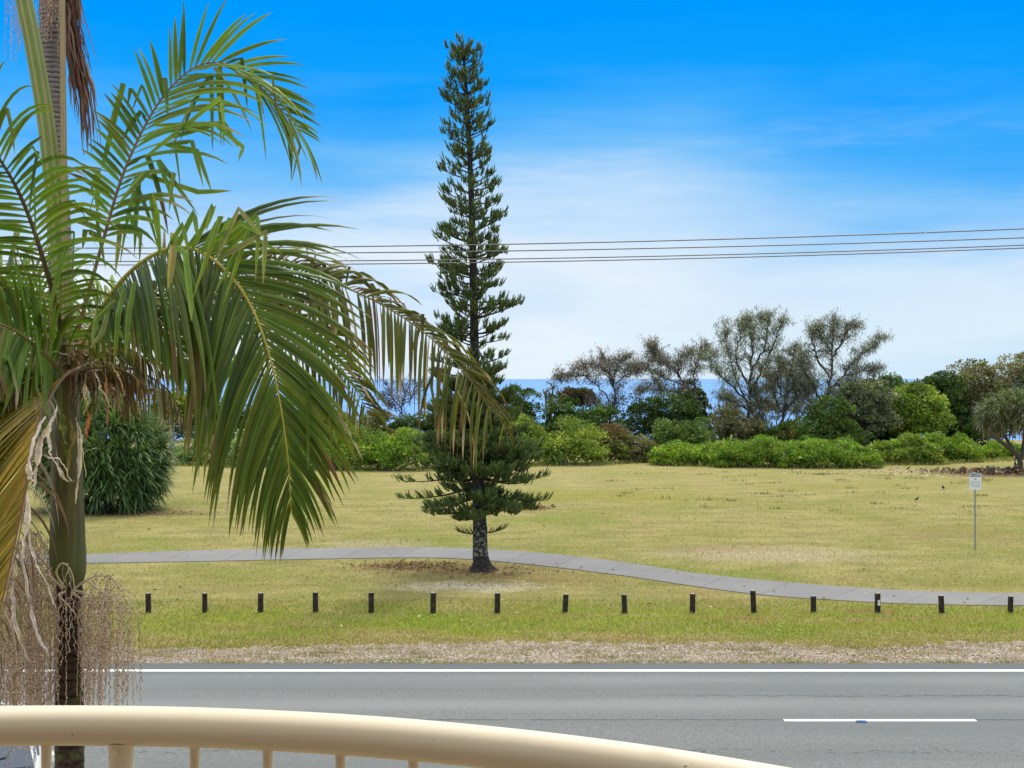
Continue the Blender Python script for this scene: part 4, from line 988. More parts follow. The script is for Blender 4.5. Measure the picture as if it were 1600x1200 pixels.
    for (x0, y0, x1, y1) in ((750, 832, 718, 831), (752, 832, 787, 826), (748, 812, 722, 806), (751, 806, 782, 795)):   # epicormic sprigs low on the trunk
        a, b_ = P(x0, y0, D), P(x1, y1, D - .1); tube(mw, [a, (a + b_) / 2 - [0, 0, .05], b_], [.02, .015, .008], 4, (.05, .036, .028))
        for w_ in np.linspace(.3, 1, 7):
            for sgn in (-1, 1): cords.append((a + (b_ - a) * w_ - [0, 0, .05 * math.sin(w_ * 3)], nrm((b_ - a) + np.array([0, sgn * .4, .35]) + rs.randn(3) * .1), .16))
    for q in range(26): cords.append((s[-1] - [0, 0, .12 + rs.rand() * .4], nrm(rs.randn(3) + [0, 0, .5]), .16 + .1 * rs.rand()))
    mw.build('branches', M['bark'], e)
    S = np.array([c[0] for c in cords]); Dr = np.array([c[1] for c in cords]); L = np.array([c[2] for c in cords]); n = len(S)
    S = S - [0, 0, 0]
    mb = MB(); kk = 5; ss = np.linspace(0, 1, kk)
    up = np.array([0, 0, 1.0])
    # cord cores
    Pn = S[:, None] + Dr[:, None] * (L[:, None] * ss)[..., None] + up * (L[:, None] * ss ** 2 * .45)[..., None]
    cb = np.array([(.13, .20, .06), (.17, .24, .075), (.085, .13, .045), (.19, .22, .07), (.18, .15, .065)])
    cc_ = cb[rs.choice(5, n, p=[.34, .28, .22, .12, .04])] * (.75 + .5 * rs.rand(n))[:, None]
    A = nrm(np.cross(Dr, rdir(rs, n))); B = np.cross(Dr, A)
    wprof = .015 * np.array([.7, 1, 1, .9, .2])
    for ax in (A, B): ribbons(mb, Pn, np.repeat(ax[:, None], kk, 1), wprof[None] * np.ones((n, 1)), np.repeat(cc_[:, None], kk, 1))
    # needles: short spikes all round each cord, pointing forward
    m_ = 16; w_ = rs.rand(n, m_); N = n * m_
    c0 = S[:, None] + Dr[:, None] * (L[:, None] * w_)[..., None] + up * (L[:, None] * w_ ** 2 * .45)[..., None]
    ph = rs.rand(n, m_) * 6.28
    rad = A[:, None] * np.cos(ph)[..., None] + B[:, None] * np.sin(ph)[..., None]
    nd = nrm(Dr[:, None] * .75 + rad * .75 + up * .25)
    l = .062 * (.7 + .6 * rs.rand(n, m_))
    tip = c0 + nd * l[..., None]; sd_ = nrm(np.cross(nd, rad + .01)) * .0085
    V = np.stack([c0 - sd_, c0 + sd_, tip], 2).reshape(-1, 3)
    mb.add(V, np.arange(3 * N).reshape(-1, 3), np.repeat(np.repeat(cc_, m_, 0) * (.8 + .5 * rs.rand(N, 1)), 3, 0))
    mb.build('crown', M['needle'], e)
pine()

# ------------------------------------------------------------------ palms
GREEN = np.array([.09, .18, .024]); YG = np.array([.30, .34, .035]); YEL = np.array([.33, .26, .05]); BRN = np.array([.17, .10, .042]); DRY = np.array([.40, .34, .25])
def frond(parent, ctrl, n, L, sL, sR, ang=(62, 30), droop=.5, kink=0, start=.2, wid=.024, r0=.014, tip_dead=0.0, base_col=GREEN, edge=YG, seed=0, prof=None,
          rcol=(.24, .23, .06), dead=0.0, skip=0.0, ragged=0.0, label=None, droopR=None, LR=None, kinkR=None, angR=None, twist=0, col_rach=None, petw=1.0, jit=.06, startR=None, profL=None, g0=.55, gk=.45, lw=1.0):
    rs = np.random.RandomState(seed)
    c = np.array([P(*q) if isinstance(q, tuple) else q for q in ctrl]); s = spline(c, 80)
    cum = np.concatenate([[0], np.cumsum(np.linalg.norm(np.diff(s, axis=0), axis=1))]); u_ = cum / cum[-1]
    T_all = nrm(np.gradient(s, axis=0))
    mr = MB(); rad = r0 * (1 - .93 * u_ ** 1.1) * (1 + (petw - 1) * np.clip(1 - u_ * 6, 0, 1)) + .0012
    rc = np.array(rcol)[None] * np.ones((80, 1))
    tube(mr, s, rad, 8, rc)
    fr = mr.build('frond', M['stalk'], parent, True)
    if label: fr['label'] = label
    ml = MB()
    for si, (sv, dr_, LL, kk_, an) in enumerate(((sL, droop, L, kink, ang), (sR, droop if droopR is None else droopR, L if LR is None else LR, kink if kinkR is None else kinkR, ang if angR is None else angR))):
        if sv is None: continue
        u = start + (1 - start) * (np.arange(n) + .5 * si + rs.rand(n) * .25) / n; u = np.clip(u, 0, 1)
        if si == 1 and startR: u = u[u > startR]
        v = (u - start) / (1 - start)
        if skip: ok = rs.rand(len(u)) > skip; u = u[ok]; v = v[ok]
        N = len(u)
        B0 = np.stack([np.interp(u, u_, s[:, q]) for q in range(3)], 1); T = nrm(np.stack([np.interp(u, u_, T_all[:, q]) for q in range(3)], 1))
        s0, s1 = np.array(sv[0], float), np.array(sv[1], float)
        S = s0[None] * (1 - v)[:, None] + s1[None] * v[:, None]; S = S - (S * T).sum(1, keepdims=True) * T; S = nrm(S)
        a = np.radians(an[0] + (an[1] - an[0]) * v + rs.randn(N) * 3)
        d = nrm(T * np.cos(a)[:, None] + S * np.sin(a)[:, None] + rs.randn(N, 3) * jit)
        pf = np.interp(v, [0, .12, .35, .65, .88, 1], (profL if si == 0 and profL else prof) or [.55, .85, 1, .9, .6, .32])
        Ln = LL * pf * (1 + rs.randn(N) * .05)
        if ragged: k_ = rs.rand(N) < ragged; Ln[k_] *= rs.uniform(.45, .85, k_.sum())
        K = 9; Pn = np.zeros((N, K, 3)); Pn[:, 0] = B0; vd = d.copy(); Dd = np.zeros((N, K, 3)); Dd[:, 0] = vd
        kseg = np.where(rs.rand(N) < kk_, rs.randint(2, 6, N), 99)
        kdir = nrm(np.stack([rs.randn(N) * .35, rs.randn(N) * .25, -np.ones(N)], 1))
        dv = dr_ * rs.uniform(.7, 1.3, N)
        for i in range(1, K):
            Pn[:, i] = Pn[:, i - 1] + vd * (Ln / (K - 1))[:, None]
            vd = nrm(vd + np.array([0, 0, -1.0]) * (dv * (.3 + 1.1 * i / K) / K * 3)[:, None])
            hit = kseg == i; vd[hit] = nrm(kdir[hit] + vd[hit] * .15); Dd[:, i] = vd
        Wd = T[:, None] - (T[:, None] * Dd).sum(-1, keepdims=True) * Dd
        bad = np.linalg.norm(Wd, axis=-1) < .15; Wd[bad] = S[:, None].repeat(K, 1)[bad]; Wd = nrm(Wd)
        Nf = nrm(np.cross(Dd, Wd)); sg = np.sign(Nf[:, 1:2, 2:3] + 1e-6); Nf = Nf * sg
        tw = rs.randn(N) * .22 + twist; Wd = nrm(Wd * np.cos(tw)[:, None, None] + Nf * np.sin(tw)[:, None, None])
        ss = np.linspace(0, 1, K); wp = np.interp(ss, [0, .06, .2, .5, .8, .93, 1], [.35, .7, 1, .95, .62, .3, .04])
        W = wid * wp[None] * (.8 + .35 * rs.rand(N))[:, None] * np.interp(v, [0, .5, 1], [1, 1, .55])[:, None]
        isd = rs.rand(N) < dead; mixy = rs.rand(N)[:, None] ** 2.2
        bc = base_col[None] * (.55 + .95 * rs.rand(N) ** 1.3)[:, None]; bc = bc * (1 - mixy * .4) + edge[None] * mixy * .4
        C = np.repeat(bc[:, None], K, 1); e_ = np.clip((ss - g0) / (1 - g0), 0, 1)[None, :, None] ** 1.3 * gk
        C = C * (1 - e_) + edge * e_
        dn = (rs.rand(N) < tip_dead)[:, None, None] * np.clip((ss[None, :, None] - rs.uniform(.55, .9, N)[:, None, None]) / .12, 0, 1)
        dc = np.where(rs.rand(N, 1) < .5, BRN, DRY)[:, None] ; C = C * (1 - dn) + dc * dn
        C[isd] = (np.where(rs.rand(isd.sum(), 1) < .65, BRN, DRY) * rs.uniform(.6, 1.1, (isd.sum(), 1)))[:, None]
        W[isd] *= .55
        ribbons(ml, Pn, Wd, W, C, .34, Nf)
    ml.build('leaflets', M['palm'], fr)
    return fr

PDp = 7.5
gb = np.array([(108 - CX) / F * PDp, PDp, 0.0])
palm = empty('palm_tree', gb, 'near palm with a thick olive crownshaft, arching fronds and hanging seed strands', 'palm')
def lathe_px(name, mat, rows, d, parent, sides=28, ridges=None, seed=0, smooth=True):
    rs = np.random.RandomState(seed); rows = np.array(rows, float); yy = np.linspace(rows[0][1], rows[-1][1], 160 if ridges else 50)
    x = np.interp(yy, rows[:, 1], rows[:, 0]); w = np.interp(yy, rows[:, 1], rows[:, 2]) / 2 * d / F
    th = np.arange(sides) * 2 * np.pi / sides; V = []
    for i in range(len(yy)):
        c = P(x[i], yy[i], d); f = 1 + (ridges * math.sin(i * 2.1) if ridges else 0) + rs.randn() * .004
        V.append(c + np.stack([np.cos(th) * w[i] * f, np.sin(th) * w[i] * f, 0 * th], 1))
    n = len(yy); V = np.array(V).reshape(-1, 3); i = np.arange(n - 1)[:, None] * sides; j = np.arange(sides)[None]; k = (j + 1) % sides
    mb = MB(); mb.add(V, np.stack([i + j, i + sides + j, i + sides + k, i + k], -1).reshape(-1, 4)); return mb.build(name, mat, parent, smooth)
yground = HY + CAMZ / PDp * F
lathe_px('trunk', M['dark_trunk'], [(108, 905, 38), (109, 925, 40), (109, 1000, 42), (109, 1200, 44), (108, 1600, 50), (108, yground - 30, 62), (108, yground + 20, 76)], PDp, palm, ridges=.012)
shaft = lathe_px('crownshaft', M['shaft'], [(101, 480, 8), (102, 540, 22), (103, 580, 32), (104, 640, 40), (104, 700, 45), (105, 780, 50), (105.5, 840, 54), (106, 875, 56), (107, 890, 54), (108, 901, 49), (108.5, 909, 43), (109, 914, 39)], PDp, palm)
# unopened spear leaves
def spear(ctrl, widths, col1, col2, seed, flutes=7):
    rs = np.random.RandomState(seed); s = spline([P(*q) for q in ctrl], 50); w = np.interp(np.linspace(0, 1, 50), np.linspace(0, 1, len(widths)), widths) / 2 * PDp / F
    sides = 21; th = np.arange(sides) * 2 * np.pi / sides; V = s[:, None] + (w[:, None] * (1 + .22 * (np.arange(sides) % 3 == 0) + .0 * th))[..., None] * np.stack([np.cos(th), np.sin(th), 0 * th], 1)[None]
    cs = np.where((np.arange(sides) % 3 == 0)[:, None], col1, col2) * (.85 + .3 * rs.rand(sides, 1)); C = np.tile(cs, (50, 1))
    i = np.arange(49)[:, None] * sides; j = np.arange(sides)[None]; k = (j + 1) % sides
    mb = MB(); mb.add(V.reshape(-1, 3), np.stack([i + j, i + k, i + sides + k, i + sides + j], -1).reshape(-1, 4), C); return mb.build('spear_leaf', M['stalk'], palm)
o = spear([(104, 560, 7.45), (98, 440, 7.45), (88, 330, 7.45), (72, 190, 7.45), (52, 70, 7.45), (32, -30, 7.45), (12, -150, 7.45), (-4, -260, 7.45)], [20, 24, 24, 22, 22, 22, 14, 3], np.array([.36, .36, .13]), np.array([.17, .23, .055]), 1)
o['label'] = 'thick pale green unopened spear leaf leaning left'
o = spear([(103, 570, 7.4), (102, 440, 7.4), (100, 250, 7.4), (98, 60, 7.4), (96, -80, 7.4), (95, -220, 7.4)], [12, 9, 8, 7.5, 7, 2], np.array([.40, .33, .18]), np.array([.30, .24, .12]), 2)
o['label'] = 'thin straw coloured upright spear leaf'

# fronds. Side vectors are (right, away, up)
frond(palm, [(108, 570, 7.5), (135, 470, 7.5), (160, 380, 7.55), (195, 265, 7.6), (245, 165, 7.7), (300, 108, 7.8), (355, 100, 7.9), (410, 138, 8.0), (470, 208, 8.05)], 52, .46,
      ((-.9, -.4, -.55), (.25, -.2, 1.0)), ((.9, -.5, -.05), (.3, -.5, -1)), (72, 24), .2, .14, .27, .0155, .012, .25, GREEN * 1.15, YG, 31, rcol=(.20, .12, .05), droopR=.5, LR=.74, kinkR=.42, angR=(70, 22), prof=[.6, .8, 1, .9, .7, .5], profL=[.5, .62, .66, 1.02, .7, .3], label='upright frond arching to the right at the top of the palm')
frond(palm, [(108, 590, 7.5), (145, 505, 7.3), (200, 428, 7.15), (265, 388, 7.0), (325, 400, 6.95), (385, 465, 6.9), (425, 570, 6.9), (448, 700, 6.95), (455, 800, 7.0)], 112, .98,
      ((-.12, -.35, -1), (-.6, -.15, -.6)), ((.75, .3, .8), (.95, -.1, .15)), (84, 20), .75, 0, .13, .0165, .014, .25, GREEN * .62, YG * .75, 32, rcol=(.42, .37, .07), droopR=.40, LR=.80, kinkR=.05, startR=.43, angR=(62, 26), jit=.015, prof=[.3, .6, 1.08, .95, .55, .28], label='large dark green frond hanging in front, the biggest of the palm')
BIG = palm.children[-1]
frond(palm, [(110, 580, 7.6), (200, 480, 7.9), (330, 425, 8.3), (460, 425, 8.6), (560, 458, 8.8), (650, 510, 8.9), (720, 575, 8.95), (770, 645, 9.0)], 96, .66,
      ((-.05, -.5, -1), (-.25, -.3, -1)), ((.5, .6, .7), (.6, .3, .6)), (74, 52), 1.7, .1, .2, .0155, .012, .8, np.array([.09, .11, .016]), np.array([.20, .17, .03]), 33, rcol=(.22, .19, .06), droopR=.9, LR=.48, kinkR=.3, angR=(60, 25), dead=.24, ragged=.35, skip=.06, prof=[.7, .9, 1, .95, .95, .7], label='long ragged frond with brown tips reaching towards the pine')
frond(palm, [(110, 580, 7.6), (190, 500, 8.0), (300, 460, 8.5), (420, 490, 8.9), (520, 560, 9.1), (580, 650, 9.2)], 70, .62,
      ((-.2, -.4, -1), (-.2, -.3, -1)), ((.6, .3, .4), (.8, .2, .2)), (68, 40), .9, .1, .2, .015, .012, .6, np.array([.09, .12, .016]), np.array([.20, .18, .03]), 34, rcol=(.2, .18, .06), dead=.2, ragged=.3, label='frond drooping behind the biggest one')
frond(palm, [(103, 580, 7.4), (92, 500, 7.2), (72, 420, 7.05), (42, 330, 6.95), (8, 262, 6.85), (-40, 200, 6.8), (-110, 160, 6.75), (-190, 170, 6.7)], 58, .55,
      ((-.9, -.3, .3), (-.3, -.6, .5)), ((1, -.3, .45), (.6, -.4, .9)), (72, 50), .3, .1, .08, .0135, .017, .3, GREEN * 1.2, YG, 35, rcol=(.085, .065, .025), droopR=.75, LR=.62, kinkR=.35, angR=(72, 52), label='left frond with a thick dark stalk curving out of the picture')
frond(palm, [(100, 580, 7.6), (75, 500, 7.9), (25, 445, 8.2), (-60, 425, 8.5), (-160, 470, 8.8)], 44, .6,
      ((-.5, .2, -.8), (-.5, 0, -1)), ((.5, .3, .8), (.3, .3, .8)), (60, 35), .5, .15, .12, .018, .013, .3, GREEN, YG, 36, rcol=(.2, .18, .06), label='frond at the back left of the crown')
frond(palm, [(98, 585, 7.3), (60, 545, 6.9), (10, 510, 6.6), (-60, 500, 6.3), (-140, 540, 6.1)], 52, .46,
      ((.25, -.6, -1), (.1, -.5, -1)), ((.1, .5, .6), (0, .5, .4)), (75, 35), .8, .2, .06, .022, .013, .4, GREEN * 1.0, YG * .8, 37, rcol=(.18, .15, .05), dead=.08, label='dark drooping frond at the left of the crown')
frond(palm, [(112, 570, 7.7), (130, 515, 8.0), (160, 475, 8.3), (205, 465, 8.6), (250, 490, 8.8)], 34, .42,
      ((-.8, 0, .5), (-.2, .3, .8)), ((.8, -.1, -.2), (.6, -.1, -.6)), (62, 35), .4, .3, .1, .018, .012, .4, GREEN * 1.05, YG, 38, rcol=(.2, .17, .06), label='short frond behind the crown between the upright and the biggest one')
frond(palm, [(108, 580, 7.6), (150, 520, 7.9), (205, 500, 8.1), (265, 525, 8.2), (310, 590, 8.25)], 44, .5,
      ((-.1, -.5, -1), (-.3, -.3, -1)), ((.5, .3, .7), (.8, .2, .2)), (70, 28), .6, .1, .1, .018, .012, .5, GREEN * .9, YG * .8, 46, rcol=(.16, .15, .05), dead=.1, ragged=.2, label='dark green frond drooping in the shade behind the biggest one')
frond(palm, [(100, 585, 7.6), (75, 540, 7.8), (35, 515, 8.0), (-20, 530, 8.1), (-70, 590, 8.2)], 44, .6,
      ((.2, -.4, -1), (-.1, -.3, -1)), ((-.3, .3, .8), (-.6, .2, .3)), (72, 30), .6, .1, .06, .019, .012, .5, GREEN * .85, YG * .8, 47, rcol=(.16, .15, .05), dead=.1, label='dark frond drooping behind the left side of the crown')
def folded(parent, rows, d, seed, col=GREEN, ed=YG):
    rs = np.random.RandomState(seed); mb = MB()
    for row in rows:
        pts, w, c = row[0], row[1], (row[2] if len(row) > 2 else col * rs.uniform(.8, 1.5) + ed * rs.uniform(0, .3))
        dd = d + rs.uniform(-.12, .12); p = [P(x, y, dd - .05 * i) for i, (x, y) in enumerate(pts)]; out = []
        for i in range(len(p) - 1):
            for q in range(5): out.append(p[i] + (p[i + 1] - p[i]) * (q / 5 if q else .0))
        out.append(p[-1]); out = np.array(out); n = len(out)
        T = nrm(np.gradient(out, axis=0)); vw = nrm(np.cross(T, [0, 1, 0]) + rs.randn(3) * .15); ss = np.linspace(0, 1, n)
        wp = np.interp(ss, [0, .1, .5, .8, 1], [.5, .9, 1, .7, .06]) * w / 2 * dd / F
        C = np.array(c)[None] * (.9 + .2 * rs.rand(n, 1)); e_ = np.clip((ss - .6) / .4, 0, 1)[:, None]; C = C * (1 - .6 * e_) + ed * .6 * e_
        ribbons(mb, out[None], vw[None], wp[None], C[None], .3, nrm(np.cross(T, vw))[None])
    return mb.build('folded_leaflets', M['palm'], parent)
folded(BIG, [([(276, 388), (303, 331), (310, 378)], 9), ([(268, 366), (273, 366), (262, 472)], 15, (.42, .36, .14)), ([(300, 392), (333, 320), (322, 362)], 8), ([(315, 396), (345, 338), (300, 470)], 9), ([(330, 400), (358, 342), (368, 376)], 8), ([(338, 402), (373, 326), (412, 372)], 8, (.24, .26, .09)),
  ([(330, 396), (401, 337), (404, 360), (399, 440)], 9), ([(340, 406), (390, 355), (350, 472)], 9), ([(345, 402), (415, 362), (411, 444)], 9, (.22, .25, .08)), ([(350, 400), (398, 372), (442, 397)], 7), ([(362, 438), (368, 395), (335, 460)], 8), ([(275, 385), (290, 396), (298, 470), (299, 502)], 10), ([(310, 392), (376, 348), (420, 372)], 8), ([(290, 390), (326, 345), (338, 320)], 8), ([(250, 400), (246, 335), (238, 300)], 7), ([(262, 390), (285, 350), (296, 398)], 8)], 6.85, 500)
folded(BIG, [([(180, 470), (150, 500), (143, 540)], 8), ([(195, 450), (185, 490), (178, 575)], 9), ([(210, 440), (200, 500), (196, 560)], 9), ([(225, 430), (218, 480), (215, 560)], 9), ([(170, 480), (160, 520), (140, 545)], 8, (.2, .24, .06))], 7.0, 501)
folded(palm.children[-2] if False else BIG, [([(160, 262), (193, 130), (168, 205)], 9), ([(152, 330), (153, 265), (140, 306)], 9), ([(205, 292), (230, 268), (182, 322)], 11), ([(268, 215), (350, 190), (372, 232)], 8), ([(262, 225), (300, 221), (318, 292)], 8), ([(255, 225), (308, 236), (332, 303)], 8), ([(248, 250), (256, 262), (310, 336)], 8), ([(200, 322), (236, 308), (250, 386)], 9), ([(196, 330), (198, 328), (224, 386)], 8), ([(228, 245), (345, 152), (352, 210)], 7), ([(240, 196), (335, 193), (380, 230), (372, 252)], 8), ([(215, 270), (310, 300), (362, 298)], 8), ([(180, 345), (188, 355), (180, 430)], 9, (.25, .3, .08)), ([(150, 345), (152, 350), (165, 420)], 8)], 7.6, 502, GREEN * 1.1)
# dying yellow frond bottom left
frond(palm, [(128, 572, 7.35), (98, 590, 7.1), (68, 640, 6.85), (50, 700, 6.7), (35, 790, 6.6), (12, 900, 6.5), (-20, 1040, 6.4)], 100, 1.0,
      ((-.9, .1, -.25), (-.9, .1, -.5)), None, (40, 24), .4, 0, .13, .017, .009, .3, np.array([.38, .26, .028]), np.array([.10, .17, .022]), 40, rcol=(.24, .12, .05), g0=.05, gk=.95, jit=.015, prof=[.7, 1, 1, .9, .8, .6], label='dying yellow and orange frond hanging at the lower left')
frond(palm, [(128, 572, 7.3), (96, 594, 7.05), (66, 650, 6.8), (50, 715, 6.65), (37, 800, 6.55), (16, 905, 6.45), (-15, 1045, 6.35)], 34, .42,
      None, ((.35, -.4, -1), (.2, -.2, -1)), (60, 40), 1.4, .35, .2, .011, .006, 1.0, np.array([.16, .15, .05]), DRY, 41, rcol=(.22, .15, .08), dead=.8, skip=.15, ragged=.5, label='tattered dry strips along the dying frond')
frond(palm, [(100, 585, 7.5), (70, 600, 7.3), (30, 640, 7.1), (-20, 720, 7.0), (-60, 840, 6.9)], 50, .8,
      ((-.5, .2, -.8), (-.5, 0, -1)), ((-.2, -.3, .5), (-.4, -.2, .2)), (45, 25), .5, 0, .12, .024, .012, .2, np.array([.07, .12, .016]), YG, 42, rcol=(.25, .2, .06), label='green frond spreading behind the yellow one')
# dead brown fronds
for (ct, sd_, dd_) in (([(115, 585, 7.6), (165, 570, 7.9), (220, 582, 8.2), (265, 612, 8.4), (290, 665, 8.5)], 43, .7), ([(112, 590, 7.5), (145, 575, 7.4), (190, 578, 7.3), (225, 600, 7.25)], 44, .8), ([(100, 590, 7.4), (70, 585, 7.2), (35, 600, 7.0), (5, 640, 6.9)], 45, .7), ([(112, 580, 7.7), (150, 545, 7.9), (200, 545, 8.1), (250, 575, 8.2)], 48, .6)):
    frond(palm, ct, 38, .36, ((-.1, -.5, -1), (-.1, -.3, -1)), ((.2, .5, -.4), (.2, .4, -.8)), (65, 35), 1.2, .3, .1, .011, .010, 1.0, np.array([.10, .085, .03]), BRN * .8, sd_, rcol=(.13, .09, .04), dead=dd_, ragged=.5,
          label={43: 'dead brown frond hanging behind the biggest one', 44: 'short withered frond right of the crownshaft top', 45: 'withered frond at the left photo edge', 48: 'small browned frond tucked in behind the crown'}[sd_])
# fibrous mess of dead leaf bases at the crown
rs = np.random.RandomState(90); mb = MB(); n = 260; k = 6; st = P(108, 565, 7.45) + rs.randn(n, 3) * [.13, .08, .07]
dv = nrm(rs.randn(n, 3) * [1, .7, .5] + [.15, -.2, -.2]); L_ = rs.uniform(.12, .4, n); Pn = np.zeros((n, k, 3)); Pn[:, 0] = st
for q in range(1, k):
    Pn[:, q] = Pn[:, q - 1] + dv * (L_ / (k - 1))[:, None]; dv = nrm(dv + rs.randn(n, 3) * .25 + [0, 0, -.3])
Wd = np.repeat(nrm(rs.randn(n, 3))[:, None], k, 1); cl = np.array([(.16, .09, .05), (.09, .055, .03), (.35, .28, .2), (.5, .45, .38)])[rs.choice(4, n, p=[.4, .3, .2, .1])]
ribbons(mb, Pn, Wd, .006 * np.array([.6, 1, 1, .8, .6, .1])[None] * rs.uniform(.4, 1.5, (n, 1)), np.repeat(cl[:, None], k, 1)); mb.build('dead_fibre', M['dry'], palm)
# loose white ribbons of dead sheath
def ribbon_strip(ctrl, w, col, seed):
    rs = np.random.RandomState(seed); s = spline([P(*q) for q in ctrl], 26); s += np.cumsum(rs.randn(26, 3) * .003, 0)
    Wd = nrm(np.stack([np.cos(np.linspace(0, 5, 26) + rs.rand() * 6), np.sin(np.linspace(0, 5, 26) + rs.rand() * 6), .2 * np.ones(26)], 1))
    W = w * np.sin(np.linspace(.25, 3.1, 26)) ** .7 * (.75 + .5 * rs.rand(26)); c = np.array(col) * (.8 + .35 * rs.rand(26, 1))
    mb = MB(); T = nrm(np.gradient(s, axis=0)); ribbons(mb, s[None], Wd[None], W[None], c[None], .5, nrm(np.cross(T, Wd))[None]); return mb.build('dry_strip', M['dry'], palm)
ST = [([(72, 650, 6.8), (58, 675, 6.75), (48, 720, 6.7), (46, 750, 6.7), (58, 762, 6.7)], .022), ([(75, 665, 6.8), (66, 690, 6.8), (56, 720, 6.75), (50, 765, 6.7)], .015), ([(88, 635, 6.9), (84, 665, 6.9), (88, 700, 6.9), (92, 716, 6.9)], .018),
      ([(68, 712, 6.9), (90, 725, 6.9), (105, 750, 6.95), (112, 755, 7)], .009), ([(68, 712, 6.9), (95, 720, 6.9), (112, 745, 7), (122, 750, 7)], .007), ([(118, 650, 7.1), (120, 690, 7.1), (121, 740, 7.1), (116, 762, 7.1), (114, 800, 7.1)], .012),
      ([(112, 655, 7.1), (108, 700, 7.1), (106, 740, 7.1)], .014), ([(98, 640, 7.1), (100, 680, 7.1), (102, 722, 7.1)], .02), ([(133, 585, 7.2), (137, 620, 7.2), (136, 645, 7.2)], .012), ([(163, 575, 7.3), (166, 620, 7.3), (170, 665, 7.3)], .009),
      ([(42, 765, 6.7), (40, 800, 6.7), (38, 840, 6.7), (26, 880, 6.7)], .014), ([(40, 800, 6.7), (55, 860, 6.7), (75, 905, 6.7), (95, 945, 6.7)], .008), ([(30, 850, 6.7), (45, 930, 6.7), (62, 990, 6.7), (78, 1030, 6.7)], .009), ([(20, 880, 6.6), (30, 960, 6.6), (45, 1030, 6.6)], .01), ([(136, 640, 7.2), (140, 660, 7.2), (137, 690, 7.2)], .018),
      ([(150, 580, 7.2), (160, 610, 7.2), (180, 640, 7.25)], .008), ([(170, 560, 7.3), (185, 590, 7.3), (192, 615, 7.3)], .008), ([(118, 655, 7.1), (128, 690, 7.1), (134, 740, 7.1)], .006)]
cs_ = [(.62, .58, .56), (.5, .42, .36), (.66, .62, .58), (.55, .5, .44), (.6, .56, .5), (.5, .46, .4), (.18, .16, .05), (.10, .13, .03), (.45, .36, .28), (.28, .15, .09), (.6, .56, .54), (.5, .46, .42), (.45, .4, .38), (.4, .35, .32), (.42, .15, .07), (.45, .38, .3), (.4, .33, .26), (.5, .45, .38)]
for k, (ct, w_) in enumerate(ST): ribbon_strip([(a_, b_, c_ - .25) for a_, b_, c_ in ct], w_ * 1.05, np.minimum(.85, np.array(cs_[k]) * 1.3), 300 + k)

# seed stalks: pale branching stems with beaded strands hanging from them
def seed_stalk(parent, stems, d, nstr, y_end, seed, cols=((.56, .44, .33), (.26, .15, .11), (.70, .60, .47)), bead=.0046, name='seed_stalk', label=None, wr=.45, lenr=(150, 300)):
    rs = np.random.RandomState(seed); mb = MB(); pts = []
    for st in stems:
        s = spline([P(x, y, d + dz) for x, y, dz in st], 24); tube(mb, s, np.linspace(.0075, .003, 24), 6, (.52, .46, .31))
        for i in range(7, 24): pts.append(s[i])
    pts = np.array(pts); px = d / F
    for k in range(nstr):
        p0 = pts[rs.randint(len(pts))] + rs.randn(3) * [.01, .05, .005]
        L = rs.uniform(*lenr) * px; end = CAMZ - (rs.uniform(*y_end) - HY) * px; L = max(.15, min(L, p0[2] - end))
        n = max(6, int(L / .0125)); out = rs.randn(2) * .05 * wr * 2; t = np.linspace(0, 1, n)
        x = p0[0] + out[0] * np.minimum(1, t * 6) + (.0035 + .004 * rs.rand()) * np.sin(t * n * 1.2) + rs.randn() * .02 * t; y = p0[1] + out[1] * np.minimum(1, t * 6) + .003 * np.cos(t * n * 1.1)
        z = p0[2] + .03 * np.sin(np.minimum(1, t * 5) * 3.14) - L * np.maximum(0, t - .02)
        c = np.stack([x, y, z], 1); cb = np.array(cols[0]) * (.75 + .5 * rs.rand())
        tube(mb, c[::2] if n > 12 else c, .0019, 3, cb, caps=False)
        b = c[2:] + rs.randn(n - 2, 3) * .0022; r = bead * (.7 + .5 * rs.rand(n - 2))
        dirs = np.array([[1, 0, 0], [0, 1, 0], [-1, 0, 0], [0, -1, 0], [0, 0, 1], [0, 0, -1]], float)
        V = b[:, None] + dirs[None] * r[:, None, None]; fc = np.array([[0, 1, 4], [1, 2, 4], [2, 3, 4], [3, 0, 4], [1, 0, 5], [2, 1, 5], [3, 2, 5], [0, 3, 5]])
        ff = (np.arange(n - 2)[:, None, None] * 6 + fc[None]).reshape(-1, 3)
        cc = np.array(cols)[rs.choice(len(cols), n - 2, p=[.4, .38, .22])] * (.7 + .6 * rs.rand(n - 2, 1)); mb.add(V.reshape(-1, 3), ff, np.repeat(cc, 6, 0))
    o = mb.build(name, M['bark2'], parent)
    if label: o['label'] = label
    return o
M['bark2'] = tintmat('seed strands', .7, .25, 30, .2, 0)
seed_stalk(palm, [[(115, 922, -.09), (135, 908, -.15), (158, 925, -.2), (185, 938, -.22), (196, 960, -.2)], [(118, 918, -.05), (150, 900, 0), (175, 905, .05), (190, 925, .1)], [(115, 925, .05), (140, 935, .1), (165, 930, .15), (180, 950, .2)], [(116, 922, -.1), (138, 930, -.2), (150, 950, -.25)]], 7.5, 105, (1085, 1125), 51, lenr=(90, 240), label='pale seed strands hanging right of the trunk')
